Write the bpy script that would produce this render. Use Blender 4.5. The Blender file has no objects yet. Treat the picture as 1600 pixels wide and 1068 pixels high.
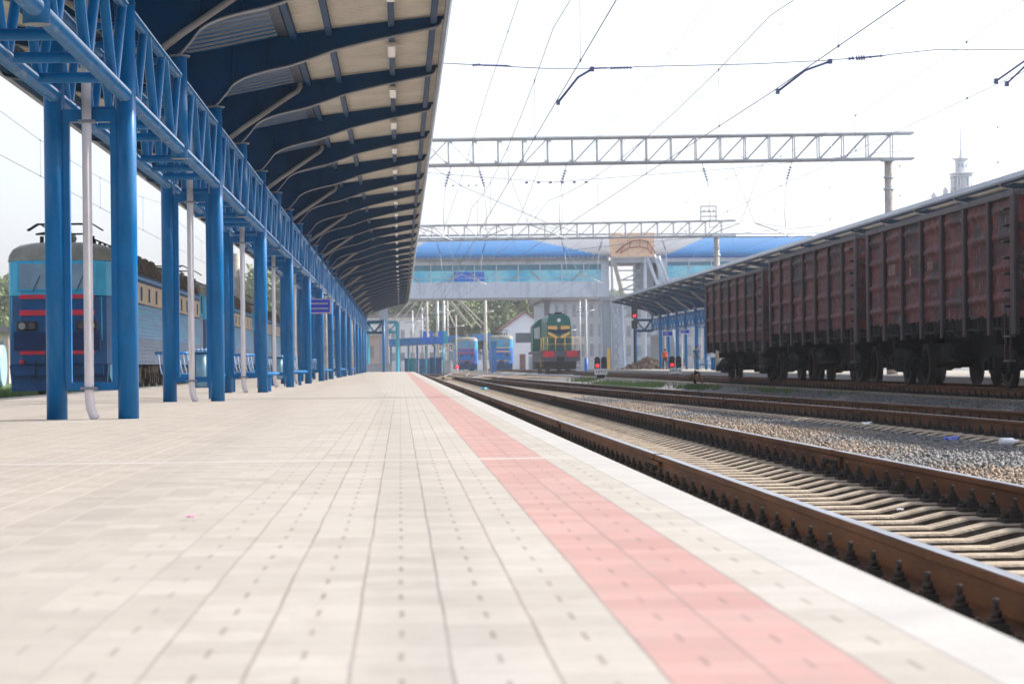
import bpy, math, random
import numpy as np
from mathutils import Vector, Matrix
random.seed(7); rng = np.random.default_rng(7)
R = math.radians
S = bpy.context.scene
COL = S.collection
# ------------------------------------------------------------------ camera
CAMH, YAW, ROLL, FPX = 0.558, R(2.65), 0.0105, 3778.0
cd = bpy.data.cameras.new("camera"); cam = bpy.data.objects.new("camera", cd); COL.objects.link(cam)
cd.sensor_width = 36.0; cd.lens = 36.0 * FPX / 1600; cd.shift_y = 35.2 / 1600
cd.clip_start = 0.1; cd.clip_end = 6000
F_ = Vector((math.sin(YAW), math.cos(YAW), 0)); R0 = Vector((math.cos(YAW), -math.sin(YAW), 0)); Z_ = Vector((0, 0, 1))
r_ = math.cos(ROLL) * R0 - math.sin(ROLL) * Z_; U_ = math.sin(ROLL) * R0 + math.cos(ROLL) * Z_
cam.matrix_world = Matrix(((r_.x, U_.x, -F_.x, 0), (r_.y, U_.y, -F_.y, 0), (r_.z, U_.z, -F_.z, CAMH), (0, 0, 0, 1)))
cd.dof.use_dof = True; cd.dof.focus_distance = 24.0; cd.dof.aperture_fstop = 6.3
S.camera = cam
# ------------------------------------------------------------------ light
sun_v = Vector((1.0, 0.38, 0)).normalized(); EL = R(35.5)
S.world = bpy.data.worlds.new("World"); S.world.use_nodes = True
wt = S.world.node_tree; bg = wt.nodes["Background"]
sky = wt.nodes.new("ShaderNodeTexSky"); sky.sky_type = 'NISHITA'; sky.sun_disc = False
sky.sun_elevation = EL; sky.sun_rotation = math.atan2(sun_v.x, sun_v.y)
sky.air_density = 1.0; sky.dust_density = 2.5; sky.ozone_density = 1.0; sky.altitude = 0
hsv = wt.nodes.new("ShaderNodeHueSaturation"); hsv.inputs["Saturation"].default_value = 0.42
wt.links.new(sky.outputs[0], hsv.inputs["Color"]); tint = wt.nodes.new("ShaderNodeMix"); tint.data_type = 'RGBA'; tint.blend_type = 'MULTIPLY'; tint.inputs[0].default_value = 1; tint.inputs[7].default_value = (.97, .985, 1.07, 1)
wt.links.new(hsv.outputs[0], tint.inputs[6]); wt.links.new(tint.outputs[2], bg.inputs[0]); bg.inputs[1].default_value = 0.15
sl = bpy.data.lights.new("sun", 'SUN'); sl.energy = 3.8; sl.angle = R(1.2); sl.color = (1.0, 0.945, 0.88)
so = bpy.data.objects.new("sun", sl); COL.objects.link(so)
sd = Vector((sun_v.x * math.cos(EL), sun_v.y * math.cos(EL), math.sin(EL)))
so.rotation_euler = (-sd).to_track_quat('-Z', 'Y').to_euler(); so.location = (40, 20, 60)
vs = S.view_settings; vs.view_transform = 'Standard'; vs.look = 'None'; vs.exposure = 0.9; vs.gamma = 1
S.cycles.max_bounces = 6; S.cycles.volume_bounces = 0

# ------------------------------------------------------------------ materials
M = {}
def nt(name):
    m = bpy.data.materials.new(name); m.use_nodes = True
    return m, m.node_tree, m.node_tree.nodes["Principled BSDF"]
def mat(name, col, rough=0.6, metal=0.0, var=0.15, scale=3.0, bump=0.0, bscale=40.0, stretch=(1, 1, 1), col2=None, spec=0.5, thr=(0.35, 0.65)):
    m, t, b = nt(name)
    n, L = t.nodes, t.links
    tc = n.new("ShaderNodeTexCoord"); mp = n.new("ShaderNodeMapping"); mp.inputs["Scale"].default_value = stretch
    oi = n.new("ShaderNodeObjectInfo"); va = n.new("ShaderNodeVectorMath"); va.operation = 'MULTIPLY_ADD'; va.inputs[1].default_value = (.37, .37, .37)
    L.new(oi.outputs["Location"], va.inputs[0]); L.new(tc.outputs["Object"], va.inputs[2]); L.new(va.outputs[0], mp.inputs[0])
    no = n.new("ShaderNodeTexNoise"); no.inputs["Scale"].default_value = scale; no.inputs["Detail"].default_value = 5; no.inputs["Roughness"].default_value = .65
    L.new(mp.outputs[0], no.inputs["Vector"])
    cr = n.new("ShaderNodeValToRGB"); L.new(no.outputs[0], cr.inputs[0])
    c2 = col2 if col2 else tuple(min(1, c * (1 + var)) for c in col)
    c1 = col if col2 else tuple(c * (1 - var) for c in col)
    cr.color_ramp.elements[0].position = thr[0]; cr.color_ramp.elements[1].position = thr[1]
    cr.color_ramp.elements[0].color = (*c1, 1); cr.color_ramp.elements[1].color = (*c2, 1)
    L.new(cr.outputs[0], b.inputs["Base Color"])
    b.inputs["Roughness"].default_value = rough; b.inputs["Metallic"].default_value = metal
    b.inputs["Specular IOR Level"].default_value = spec
    if bump:
        n2 = n.new("ShaderNodeTexNoise"); n2.inputs["Scale"].default_value = bscale; n2.inputs["Detail"].default_value = 4
        L.new(mp.outputs[0], n2.inputs["Vector"])
        bp = n.new("ShaderNodeBump"); bp.inputs["Strength"].default_value = bump; bp.inputs["Distance"].default_value = 0.03
        L.new(n2.outputs[0], bp.inputs["Height"]); L.new(bp.outputs[0], b.inputs["Normal"])
    M[name] = m
    return m
def glow(name, col, st):
    m, t, b = nt(name); b.inputs["Base Color"].default_value = (*col, 1)
    b.inputs["Emission Color"].default_value = (*col, 1); b.inputs["Emission Strength"].default_value = st; M[name] = m
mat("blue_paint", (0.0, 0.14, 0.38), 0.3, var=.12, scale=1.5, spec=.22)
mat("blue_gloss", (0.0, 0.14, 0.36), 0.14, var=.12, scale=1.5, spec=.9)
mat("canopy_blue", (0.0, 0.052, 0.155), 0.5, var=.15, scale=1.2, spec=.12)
mat("flange_grey", (0.20, 0.22, 0.26), 0.4, var=.1)
mat("soffit", (0.74, 0.70, 0.60), 0.55, var=.12, scale=.9)
mat("roof_top", (0.25, 0.27, 0.30), 0.4, var=.15, scale=.5)
mat("fascia_grey", (0.34, 0.38, 0.44), 0.35, var=.1)
mat("downpipe", (0.74, 0.69, 0.70), 0.45, var=.07, scale=2)
mat("gutter_dark", (0.07, 0.09, 0.13), 0.5, spec=.2)
mat("gutter", (0.36, 0.33, 0.33), 0.5, var=.12, scale=2)
mat("galv", (0.45, 0.47, 0.48), 0.45, .3, var=.12, scale=2)
mat("lamp_box", (0.7, 0.62, 0.5), 0.5); mat("lamp_glass", (0.8, 0.8, 0.78), 0.2, var=.04)
mat("concrete", (0.42, 0.38, 0.33), 0.85, var=.25, scale=4, bump=.3)
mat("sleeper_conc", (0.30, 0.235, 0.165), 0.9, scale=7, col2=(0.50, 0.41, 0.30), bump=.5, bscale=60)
mat("sleeper_side_shade", (0.045, 0.036, 0.028), 0.95, scale=7, col2=(0.11, 0.09, 0.07), spec=.1)  # shade of the sleeper gaps, put into a darker colour for the long sides
mat("rail_rust", (0.075, 0.028, 0.009), 0.7, scale=5, col2=(0.17, 0.066, 0.022), bump=.25, bscale=50, stretch=(1, .15, 1), spec=.2)
mat("rail_top", (0.36, 0.36, 0.37), 0.28, .85, var=.25, scale=3, stretch=(8, .3, 1))
mat("fastening", (0.022, 0.018, 0.016), 0.75, scale=20, col2=(0.05, 0.035, 0.028))
mat("stone_tan", (0.15, 0.11, 0.08), 0.9, scale=14, col2=(0.48, 0.385, 0.295), thr=(.3, .7))
mat("stone_grey", (0.07, 0.07, 0.072), 0.9, scale=14, col2=(0.31, 0.30, 0.285), thr=(.3, .7))
mat("coping", (0.40, 0.385, 0.355), 0.8, var=.10, scale=2.5, bump=.1)
mat("dark_steel", (0.006, 0.0065, 0.008), 0.8, scale=4, col2=(0.018, 0.016, 0.016), spec=.1)
mat("wheel_steel", (0.018, 0.014, 0.013), 0.6, .2, scale=3, col2=(0.045, 0.03, 0.022), spec=.2)
mat("post_red", (0.045, 0.012, 0.013), 0.6, scale=2.5, col2=(0.026, 0.019, 0.023), bump=.1, stretch=(1, 1, .4))
mat("post_grey", (0.10, 0.085, 0.095), 0.6, scale=2.5, col2=(0.065, 0.05, 0.06))
mat("white", (0.78, 0.78, 0.76), 0.5, var=.05); mat("black", (0.012, 0.012, 0.014), 0.5)
mat("white_faded", (0.42, 0.30, 0.28), 0.8, scale=30, col2=(0.22, 0.12, 0.11))
mat("loco_blue", (0.002, 0.085, 0.25), 0.4, var=.2, scale=2, stretch=(1, .5, 1), spec=.25)
mat("loco_cyan", (0.02, 0.42, 0.70), 0.35, var=.12, scale=2)
mat("loco_navy", (0.002, 0.026, 0.105), 0.4, var=.2, spec=.25)
mat("loco_red", (0.72, 0.02, 0.055), 0.5, var=.15)
mat("loco_yellow", (0.90, 0.52, 0.14), 0.5, var=.15)
mat("loco_greyblue", (0.17, 0.235, 0.36), 0.5, scale=1.6, col2=(0.24, 0.31, 0.43), stretch=(1, .3, 3))
mat("loco_stripe", (0.10, 0.45, 0.66), 0.5, scale=2.2, col2=(0.17, 0.30, 0.58), stretch=(1, .35, 6), thr=(.45, .55))
mat("loco_beige", (0.62, 0.50, 0.37), 0.6, scale=2, var=.12)
mat("loco_roof", (0.085, 0.066, 0.048), 0.8, scale=3, col2=(0.16, 0.13, 0.095))
mat("roof_brow", (0.17, 0.17, 0.145), 0.6, scale=1.5, col2=(0.30, 0.29, 0.24))
mat("glass_dark", (0.05, 0.08, 0.10), 0.12, var=.2); mat("glass_cab", (0.20, 0.33, 0.46), 0.12, var=.15, scale=1)
mat("under_rust", (0.035, 0.028, 0.022), 0.85, scale=5, col2=(0.16, 0.115, 0.075))
mat("loco_green", (0.004, 0.13, 0.11), 0.4, var=.2); mat("loco_greygreen", (0.10, 0.11, 0.14), 0.6)
mat("bridge_clad", (0.62, 0.69, 0.78), 0.5, var=.06, scale=.6); mat("bridge_grey", (0.38, 0.42, 0.47), 0.6, var=.06)
mat("bridge_roof", (0.02, 0.15, 0.36), 0.45, var=.10, scale=.3, stretch=(1, 3, 1))
mat("bridge_light_roof", (0.23, 0.24, 0.25), 0.5, var=.08, scale=.5)
mat("bridge_glass", (0.10, 0.55, 0.78), 0.2, scale=.35, col2=(0.30, 0.74, 0.86), thr=(.42, .58)); mat("bridge_glass_dark", (0.08, 0.24, 0.34), 0.2, var=.1)
mat("banner_blue", (0.01, 0.17, 0.72), 0.5, var=.05); mat("orange_wall", (0.85, 0.58, 0.40), 0.8, var=.08)
mat("arch_red", (0.30, 0.10, 0.08), 0.6); mat("wall_white", (0.80, 0.79, 0.81), 0.85, var=.05); mat("wall_pink", (0.58, 0.47, 0.42), 0.85, var=.07)
mat("roof_red", (0.28, 0.13, 0.12), 0.8); mat("roof_slate", (0.22, 0.19, 0.2), 0.8); mat("wall_grey", (0.46, 0.48, 0.50), 0.85, var=.1, scale=.4)
mat("shed_blue", (0.02, 0.20, 0.50), 0.5, var=.25, scale=.8); mat("cyan_paint", (0.03, 0.42, 0.58), 0.4, var=.1)
mat("tower_white", (0.66, 0.68, 0.70), 0.7, var=.05); mat("brown_wood", (0.20, 0.08, 0.08), 0.7)
mat("leaf", (0.12, 0.17, 0.06), 0.7, scale=1.2, col2=(0.24, 0.28, 0.11)); mat("leaf_dark", (0.05, 0.09, 0.05), 0.7, scale=1.2, col2=(0.10, 0.15, 0.06))
mat("bark", (0.11, 0.085, 0.06), 0.9); mat("grass", (0.06, 0.13, 0.02), 0.8, scale=2, col2=(0.12, 0.20, 0.05))
mat("skin", (0.50, 0.28, 0.20), 0.6, var=.04); mat("hair", (0.02, 0.014, 0.01), 0.7); mat("orange_shirt", (0.75, 0.09, 0.04), 0.8, var=.05)
mat("teal_shirt", (0.15, 0.55, 0.47), 0.8, var=.05); mat("navy_shirt", (0.01, 0.08, 0.20), 0.8); mat("dark_trousers", (0.03, 0.03, 0.04), 0.8)
mat("jeans", (0.03, 0.13, 0.26), 0.8); mat("grey_trousers", (0.16, 0.17, 0.19), 0.8); mat("olive_shorts", (0.10, 0.12, 0.09), 0.8)
mat("sign_blue", (0.0, 0.05, 0.60), 0.4, var=.03); mat("sign_cream", (0.58, 0.55, 0.36), 0.5, var=.05); mat("sign_frame", (0.62, 0.50, 0.55), .5, var=.05)
mat("slat_light", (0.16, 0.30, 0.50), 0.35, var=.08); mat("bin_grey", (0.16, 0.33, 0.45), 0.4, var=.15, scale=10)
mat("rubble", (0.12, 0.09, 0.07), 0.9, scale=3, col2=(0.34, 0.26, 0.20)); mat("yellow_paint", (0.8, 0.5, 0.06), .5); mat("bluewhite", (0.35, 0.55, 0.75), .5, var=.2)
mat("pale_pole", (0.55, 0.50, 0.43), 0.7, var=.1); mat("plastic", (0.75, 0.76, 0.80), 0.3); mat("pink", (0.75, 0.35, 0.5), .6); mat("scrap_blue", (0.03, 0.08, 0.5), .5)
mat("insulator", (0.10, 0.12, 0.25), 0.3); mat("wire", (0.17, 0.20, 0.26), 0.5, .2); mat("brown_box", (0.25, 0.05, 0.04), .7); mat("terminal_red", (0.5, 0.12, 0.09), .7)
glow("red_lamp", (1.0, 0.02, 0.04), 1.1)
mat("window_pale", (0.27, 0.31, 0.35), .3, var=.2)

# wagon panel: flaking red-brown paint, soot, rust
m, t, b = nt("wagon_panel"); n, L = t.nodes, t.links; M["wagon_panel"] = m
tc0 = n.new("ShaderNodeTexCoord"); oi = n.new("ShaderNodeObjectInfo"); va = n.new("ShaderNodeVectorMath"); va.operation = 'MULTIPLY_ADD'; va.inputs[1].default_value = (.37, .37, .37)
L.new(oi.outputs["Location"], va.inputs[0]); L.new(tc0.outputs["Object"], va.inputs[2])
class _TC: outputs = {"Object": va.outputs[0]}
tc = _TC
def noise(t, vec, sc, stretch=(1, 1, 1), det=5, rough=.6):
    mp = t.nodes.new("ShaderNodeMapping"); mp.inputs["Scale"].default_value = stretch; t.links.new(vec, mp.inputs[0])
    x = t.nodes.new("ShaderNodeTexNoise"); x.inputs["Scale"].default_value = sc; x.inputs["Detail"].default_value = det; x.inputs["Roughness"].default_value = rough
    t.links.new(mp.outputs[0], x.inputs["Vector"]); return x.outputs[0]
def ramp(t, v, stops):
    x = t.nodes.new("ShaderNodeValToRGB"); t.links.new(v, x.inputs[0]); e = x.color_ramp.elements
    e[0].position, e[0].color = stops[0][0], (*stops[0][1], 1); e[1].position, e[1].color = stops[-1][0], (*stops[-1][1], 1)
    for p, c in stops[1:-1]:
        k = e.new(p); k.color = (*c, 1)
    return x.outputs[0]
def mix(t, f, a, b_, bt='MIX'):
    x = t.nodes.new("ShaderNodeMix"); x.data_type = 'RGBA'; x.blend_type = bt
    if isinstance(f, float): x.inputs[0].default_value = f
    else: t.links.new(f, x.inputs[0])
    for i, s in ((6, a), (7, b_)):
        if isinstance(s, tuple): x.inputs[i].default_value = (*s, 1)
        else: t.links.new(s, x.inputs[i])
    return x.outputs[2]
base = ramp(t, noise(t, tc.outputs["Object"], 1.1, (1, 1, .8)), [(.30, (.024, .026, .032)), (.42, (.05, .036, .040)), (.49, (.12, .026, .026)), (.58, (.16, .050, .044)), (.63, (.06, .046, .055)), (.69, (.26, .075, .03))])
sc_ = noise(t, tc.outputs["Object"], 9, (1, 1, .25), 6, .7)
c = mix(t, ramp(t, sc_, [(.57, (0, 0, 0)), (.64, (.9, .9, .9))]), base, (.20, .175, .19))
c = mix(t, ramp(t, noise(t, tc.outputs["Object"], 5, (1, 1, .35), 6, .75), [(.57, (0, 0, 0)), (.66, (.85, .85, .85))]), c, (.022, .018, .022))
L.new(c, b.inputs["Base Color"]); b.inputs["Roughness"].default_value = .65; b.inputs["Specular IOR Level"].default_value = .2
bp = n.new("ShaderNodeBump"); bp.inputs["Strength"].default_value = .5; bp.inputs["Distance"].default_value = .05
L.new(noise(t, tc.outputs["Object"], 3.0, (1, 1, 1.5), 3), bp.inputs["Height"]); L.new(bp.outputs[0], b.inputs["Normal"])

def chips(name, col, sc, lo, hi, amt, stretch=(1, 1, 1)):
    t = M[name].node_tree; b = t.nodes["Principled BSDF"]; src = b.inputs["Base Color"].links[0].from_socket
    mpv = [x for x in t.nodes if x.bl_idname == "ShaderNodeVectorMath"][0].outputs[0]
    f = ramp(t, noise(t, mpv, sc, stretch, 6, .7), [(lo, (0, 0, 0)), (hi, (amt, amt, amt))]); t.links.new(mix(t, f, src, col), b.inputs["Base Color"])
chips("blue_paint", (.02, .045, .08), 16, .66, .70, .8); chips("blue_paint", (.10, .22, .36), 5, .52, .72, .35, (1, 1, .2)); chips("blue_gloss", (.25, .33, .42), 6, .55, .7, .5, (1, .2, 1))
chips("downpipe", (.28, .22, .18), 6, .55, .72, .5, (1, 1, .15)); chips("loco_blue", (.06, .09, .13), 4, .5, .7, .5); chips("loco_greyblue", (.10, .12, .15), 4, .52, .7, .5, (1, 1, .3))
chips("post_red", (.09, .05, .05), 12, .58, .66, .6, (1, 1, .3)); chips("concrete", (.22, .19, .16), 2, .5, .7, .6, (1, 1, .3)); chips("rail_rust", (.20, .085, .03), 8, .58, .7, .6, (1, .2, 1))
chips("coping", (.30, .28, .25), 5, .52, .70, .5); chips("fascia_grey", (.2, .22, .25), 1.2, .5, .6, .5, (1, .3, 1)); chips("bridge_clad", (.34, .38, .44), .5, .5, .62, .5, (1, 1, .3))
# paving
m, t, b = nt("paving"); n, L = t.nodes, t.links; M["paving"] = m
def mth(op, a, b_=None, c_=None):
    x = t.nodes.new("ShaderNodeMath"); x.operation = op
    for i, s in enumerate((a, b_, c_)):
        if s is None: continue
        if isinstance(s, (int, float)): x.inputs[i].default_value = s
        else: t.links.new(s, x.inputs[i])
    return x.outputs[0]
tc = n.new("ShaderNodeTexCoord"); sx = n.new("ShaderNodeSeparateXYZ"); L.new(tc.outputs["Object"], sx.inputs[0])
X, Y = sx.outputs[0], sx.outputs[1]
W = .1885
XW = mth('ADD', X, mth('MULTIPLY', mth('SUBTRACT', noise(t, tc.outputs['Object'], 1.3, (1, .8, 1), 3), .5), .013))
u = mth('DIVIDE', mth('SUBTRACT', XW, .845 - 60 * W), W); row = mth('FLOOR', u); fu = mth('FRACT', u)
du = mth('ABSOLUTE', mth('SUBTRACT', fu, .5))                       # .5 at joint
joint = mth('GREATER_THAN', du, .478)
v = mth('DIVIDE', mth('ADD', Y, mth('MULTIPLY', row, .05)), .40); fv = mth('FRACT', mth('ADD', v, 50))
dash = mth('MULTIPLY', mth('LESS_THAN', du, .032), mth('LESS_THAN', mth('ABSOLUTE', mth('SUBTRACT', fv, .5)), .18))
hv = mth('FRACT', mth('MULTIPLY', v, 2)); tj = mth('GREATER_THAN', mth('ABSOLUTE', mth('SUBTRACT', hv, .5)), .475)
cell = n.new("ShaderNodeTexWhiteNoise"); cell.noise_dimensions = '2D'
cx = n.new("ShaderNodeCombineXYZ"); L.new(row, cx.inputs[0]); L.new(mth('FLOOR', mth('MULTIPLY', v, 2)), cx.inputs[1]); L.new(cx.outputs[0], cell.inputs["Vector"])
red = mth('MULTIPLY', mth('GREATER_THAN', X, .845 - 2 * W), mth('LESS_THAN', X, .845))
g1 = ramp(t, noise(t, tc.outputs["Object"], 1.1, (1, .35, 1)), [(.3, (.378, .346, .298)), (.7, (.415, .386, .340))])
lft = mth('MULTIPLY', mth('ADD', X, .35), -.8)                        # sandier paving on the left rows
lm = n.new("ShaderNodeClamp"); L.new(lft, lm.inputs[0])
g1 = mix(t, lm.outputs[0], g1, mix(t, .5, g1, (.34, .285, .235)))
rd = ramp(t, noise(t, tc.outputs["Object"], 2.1, (1, .5, 1)), [(.3, (.40, .225, .195)), (.7, (.44, .265, .235))])
c = mix(t, red, g1, rd)
c = mix(t, .13, c, cell.outputs["Value"], 'SOFT_LIGHT')
c = mix(t, mth('MULTIPLY', tj, .34), c, mix(t, lm.outputs[0], (.22, .18, .15), (.50, .46, .41)))
c = mix(t, ramp(t, noise(t, tc.outputs["Object"], 7, (1, .5, 1), 6, .7), [(.48, (0, 0, 0)), (.72, (.42, .42, .42))]), c, (.28, .245, .21))
c = mix(t, ramp(t, noise(t, tc.outputs['Object'], .45, (1, .6, 1), 4, .6), [(.42, (0, 0, 0)), (.68, (.16, .16, .16))]), c, (.30, .27, .24))
jc = mix(t, ramp(t, mth('ADD', X, mth('MULTIPLY', noise(t, tc.outputs["Object"], .6), .5)), [(.02, (1, 1, 1)), (.55, (0, 0, 0))]), (.17, .15, .14), (.40, .36, .32))
jx = mix(t, lm.outputs[0], (.17, .14, .13), (.62, .56, .49))
nm = noise(t, tc.outputs['Object'], 2.3, (1, .5, 1), 4, .7)
c = mix(t, mth('MULTIPLY', joint, mth('MULTIPLY', nm, 1.05)), c, jx)
c = mix(t, mth('MULTIPLY', dash, mth('MULTIPLY', nm, .95)), c, mix(t, lm.outputs[0], (.15, .12, .11), (.50, .45, .40)))
c = mix(t, mth('LESS_THAN', mth('ABSOLUTE', mth('SUBTRACT', Y, 14.4)), .10), c, (.43, .40, .365))
L.new(c, b.inputs["Base Color"]); b.inputs["Roughness"].default_value = .75; b.inputs["Specular IOR Level"].default_value = .35
bp = n.new("ShaderNodeBump"); bp.inputs["Strength"].default_value = .35; bp.inputs["Distance"].default_value = .01
L.new(mth('ADD', mth('MULTIPLY', mth('ADD', joint, dash), -1.0), mth('MULTIPLY', noise(t, tc.outputs["Object"], 60), .35)), bp.inputs["Height"]); L.new(bp.outputs[0], b.inputs["Normal"])

# ground: sand / grey ballast / grass by place
m, t, b = nt("ground"); n, L = t.nodes, t.links; M["ground"] = m
tc = n.new("ShaderNodeTexCoord"); sx = n.new("ShaderNodeSeparateXYZ"); L.new(tc.outputs["Object"], sx.inputs[0]); X = sx.outputs[0]; Y = sx.outputs[1]
vo = n.new("ShaderNodeTexVoronoi"); vo.inputs["Scale"].default_value = 22; L.new(tc.outputs["Object"], vo.inputs["Vector"])
bw = n.new("ShaderNodeRGBToBW"); L.new(vo.outputs["Color"], bw.inputs[0])
tan = ramp(t, bw.outputs[0], [(.1, (.12, .09, .065)), (.9, (.42, .32, .24))]); gry = ramp(t, bw.outputs[0], [(.1, (.09, .09, .09)), (.9, (.36, .34, .32))])
nz = noise(t, tc.outputs["Object"], .55)
wob = mth('ADD', X, mth('MULTIPLY', mth('SUBTRACT', nz, .5), 3.0))
f1 = mth('MULTIPLY', mth('GREATER_THAN', wob, -6), mth('LESS_THAN', wob, 5.7))
c = mix(t, f1, gry, tan)
gl = mth('LESS_THAN', wob, -12.2)
c = mix(t, gl, c, ramp(t, noise(t, tc.outputs["Object"], 3), [(.3, (.05, .10, .02)), (.7, (.13, .20, .06))]))
L.new(c, b.inputs["Base Color"]); b.inputs["Roughness"].default_value = .95
bp = n.new("ShaderNodeBump"); bp.inputs["Strength"].default_value = .9; bp.inputs["Distance"].default_value = .05
L.new(vo.outputs["Distance"], bp.inputs["Height"]); L.new(bp.outputs[0], b.inputs["Normal"])

# ------------------------------------------------------------------ mesh builder
class MB:
    def __init__(s): s.v = []; s.f = []; s.m = []; s.mats = []; s.cur = 0; s.sm = []; s.smooth = False
    def use(s, name):
        if name not in s.mats: s.mats.append(name)
        s.cur = s.mats.index(name); return s
    def add(s, vs, fs, sm=None):
        o = len(s.v); s.v += [tuple(p) for p in vs]
        for f in fs: s.f.append([o + i for i in f]); s.m.append(s.cur); s.sm.append(s.smooth if sm is None else sm)
        return s
    def box(s, x0, x1, y0, y1, z0, z1):
        return s.add([(x0, y0, z0), (x1, y0, z0), (x1, y1, z0), (x0, y1, z0), (x0, y0, z1), (x1, y0, z1), (x1, y1, z1), (x0, y1, z1)],
                     [(0, 3, 2, 1), (4, 5, 6, 7), (0, 1, 5, 4), (1, 2, 6, 5), (2, 3, 7, 6), (3, 0, 4, 7)])
    def cbox(s, c, d): return s.box(c[0] - d[0] / 2, c[0] + d[0] / 2, c[1] - d[1] / 2, c[1] + d[1] / 2, c[2] - d[2] / 2, c[2] + d[2] / 2)
    def prism(s, pts, axis, a, b_, sm=False):
        # pts 2D polygon; axis 'x': (y,z) ; 'y': (x,z); 'z': (x,y)
        def P(p, q): return {'x': (q, p[0], p[1]), 'y': (p[0], q, p[1]), 'z': (p[0], p[1], q)}[axis]
        n_ = len(pts); vs_ = [P(p, a) for p in pts] + [P(p, b_) for p in pts]
        o = len(s.v); s.v += vs_
        s.f.append([o + i for i in range(n_)][::-1]); s.m.append(s.cur); s.sm.append(False)
        s.f.append([o + n_ + i for i in range(n_)]); s.m.append(s.cur); s.sm.append(False)
        for i in range(n_):
            j = (i + 1) % n_; s.f.append([o + i, o + j, o + n_ + j, o + n_ + i]); s.m.append(s.cur); s.sm.append(sm)
        return s
    def tube(s, pts, r, n_=10, cap=True):
        pts = [Vector(p) for p in pts]; rs = r if isinstance(r, (list, tuple)) else [r] * len(pts)
        o = len(s.v); up = None
        for i, p in enumerate(pts):
            d = (pts[min(i + 1, len(pts) - 1)] - pts[max(i - 1, 0)]).normalized()
            if up is None: up = Vector((0, 0, 1)) if abs(d.z) < .9 else Vector((0, 1, 0))
            a = d.cross(up).normalized(); b_ = a.cross(d).normalized(); up = b_
            for k in range(n_):
                t_ = 2 * math.pi * k / n_; q = p + (a * math.cos(t_) + b_ * math.sin(t_)) * rs[i]; s.v.append((q.x, q.y, q.z))
        for i in range(len(pts) - 1):
            for k in range(n_):
                k2 = (k + 1) % n_; s.f.append([o + i * n_ + k, o + i * n_ + k2, o + (i + 1) * n_ + k2, o + (i + 1) * n_ + k]); s.m.append(s.cur); s.sm.append(n_ > 5)
        if cap:
            s.f.append([o + k for k in range(n_)][::-1]); s.m.append(s.cur); s.sm.append(False)
            e = o + (len(pts) - 1) * n_; s.f.append([e + k for k in range(n_)]); s.m.append(s.cur); s.sm.append(False)
        return s
    def bar(s, p, q, w, h=None): return s.tube([p, q], (w if h is None else (w + h) / 2) * .7071, 4)
    def ball(s, c, r, seg=10, rings=6, sc=(1, 1, 1)):
        vs_ = [(c[0], c[1], c[2] + r * sc[2])]
        for i in range(1, rings):
            a = math.pi * i / rings
            for k in range(seg):
                t_ = 2 * math.pi * k / seg; vs_.append((c[0] + r * sc[0] * math.sin(a) * math.cos(t_), c[1] + r * sc[1] * math.sin(a) * math.sin(t_), c[2] + r * sc[2] * math.cos(a)))
        vs_.append((c[0], c[1], c[2] - r * sc[2])); fs = []
        for k in range(seg):
            fs.append((0, 1 + k, 1 + (k + 1) % seg)); e = 1 + (rings - 2) * seg; fs.append((len(vs_) - 1, e + (k + 1) % seg, e + k))
            for i in range(rings - 2): a = 1 + i * seg; fs.append((a + k, a + seg + k, a + seg + (k + 1) % seg, a + (k + 1) % seg))
        return s.add(vs_, fs, True)
    def build(s, name, parent=None, bevel=0, loc=None):
        me = bpy.data.meshes.new(name); me.from_pydata(s.v, [], s.f)
        for k in s.mats: me.materials.append(M[k])
        me.polygons.foreach_set("material_index", s.m); me.polygons.foreach_set("use_smooth", s.sm); me.update()
        o = bpy.data.objects.new(name, me); COL.objects.link(o)
        if parent is not None: o.parent = parent
        if loc: o.location = loc
        if bevel:
            b_ = o.modifiers.new("bevel", 'BEVEL'); b_.width = bevel; b_.segments = 2; b_.limit_method = 'ANGLE'; b_.angle_limit = R(40)
        return o
def mb(mt): return MB().use(mt)
def tag(o, label=None, cat=None, group=None, kind=None):
    if label: o["label"] = label
    if cat: o["category"] = cat
    if group: o["group"] = group
    if kind: o["kind"] = kind
    return o
def thing(name, loc, label, cat, group=None, rz=0):
    o = bpy.data.objects.new(name, None); COL.objects.link(o); o.location = loc; o.rotation_euler = (0, 0, rz); o.empty_display_size = .3
    return tag(o, label, cat, group)
def kids(o, allo): return [c for c in allo if c.parent == o]
def dup(o, loc=None, label=None, rz=None, allo=None, parent=None):
    if allo is None: allo = list(COL.objects)
    c = o.copy(); COL.objects.link(c)
    if parent is not None: c.parent = parent
    if loc is not None: c.location = loc
    if rz is not None: c.rotation_euler = (0, 0, rz)
    if label: c["label"] = label
    for k in kids(o, allo): dup(k, allo=allo, parent=c)
    return c
def at(px, py, Yd):   # world point seen at photo pixel (1600 wide) at depth along the tracks
    a = (px - 800) / FPX; b_ = (534 - py + 35.2) / FPX; d = F_ + a * r_ + b_ * U_
    k = Yd / d.y; return Vector((d.x * k, Yd, CAMH + d.z * k))

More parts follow.
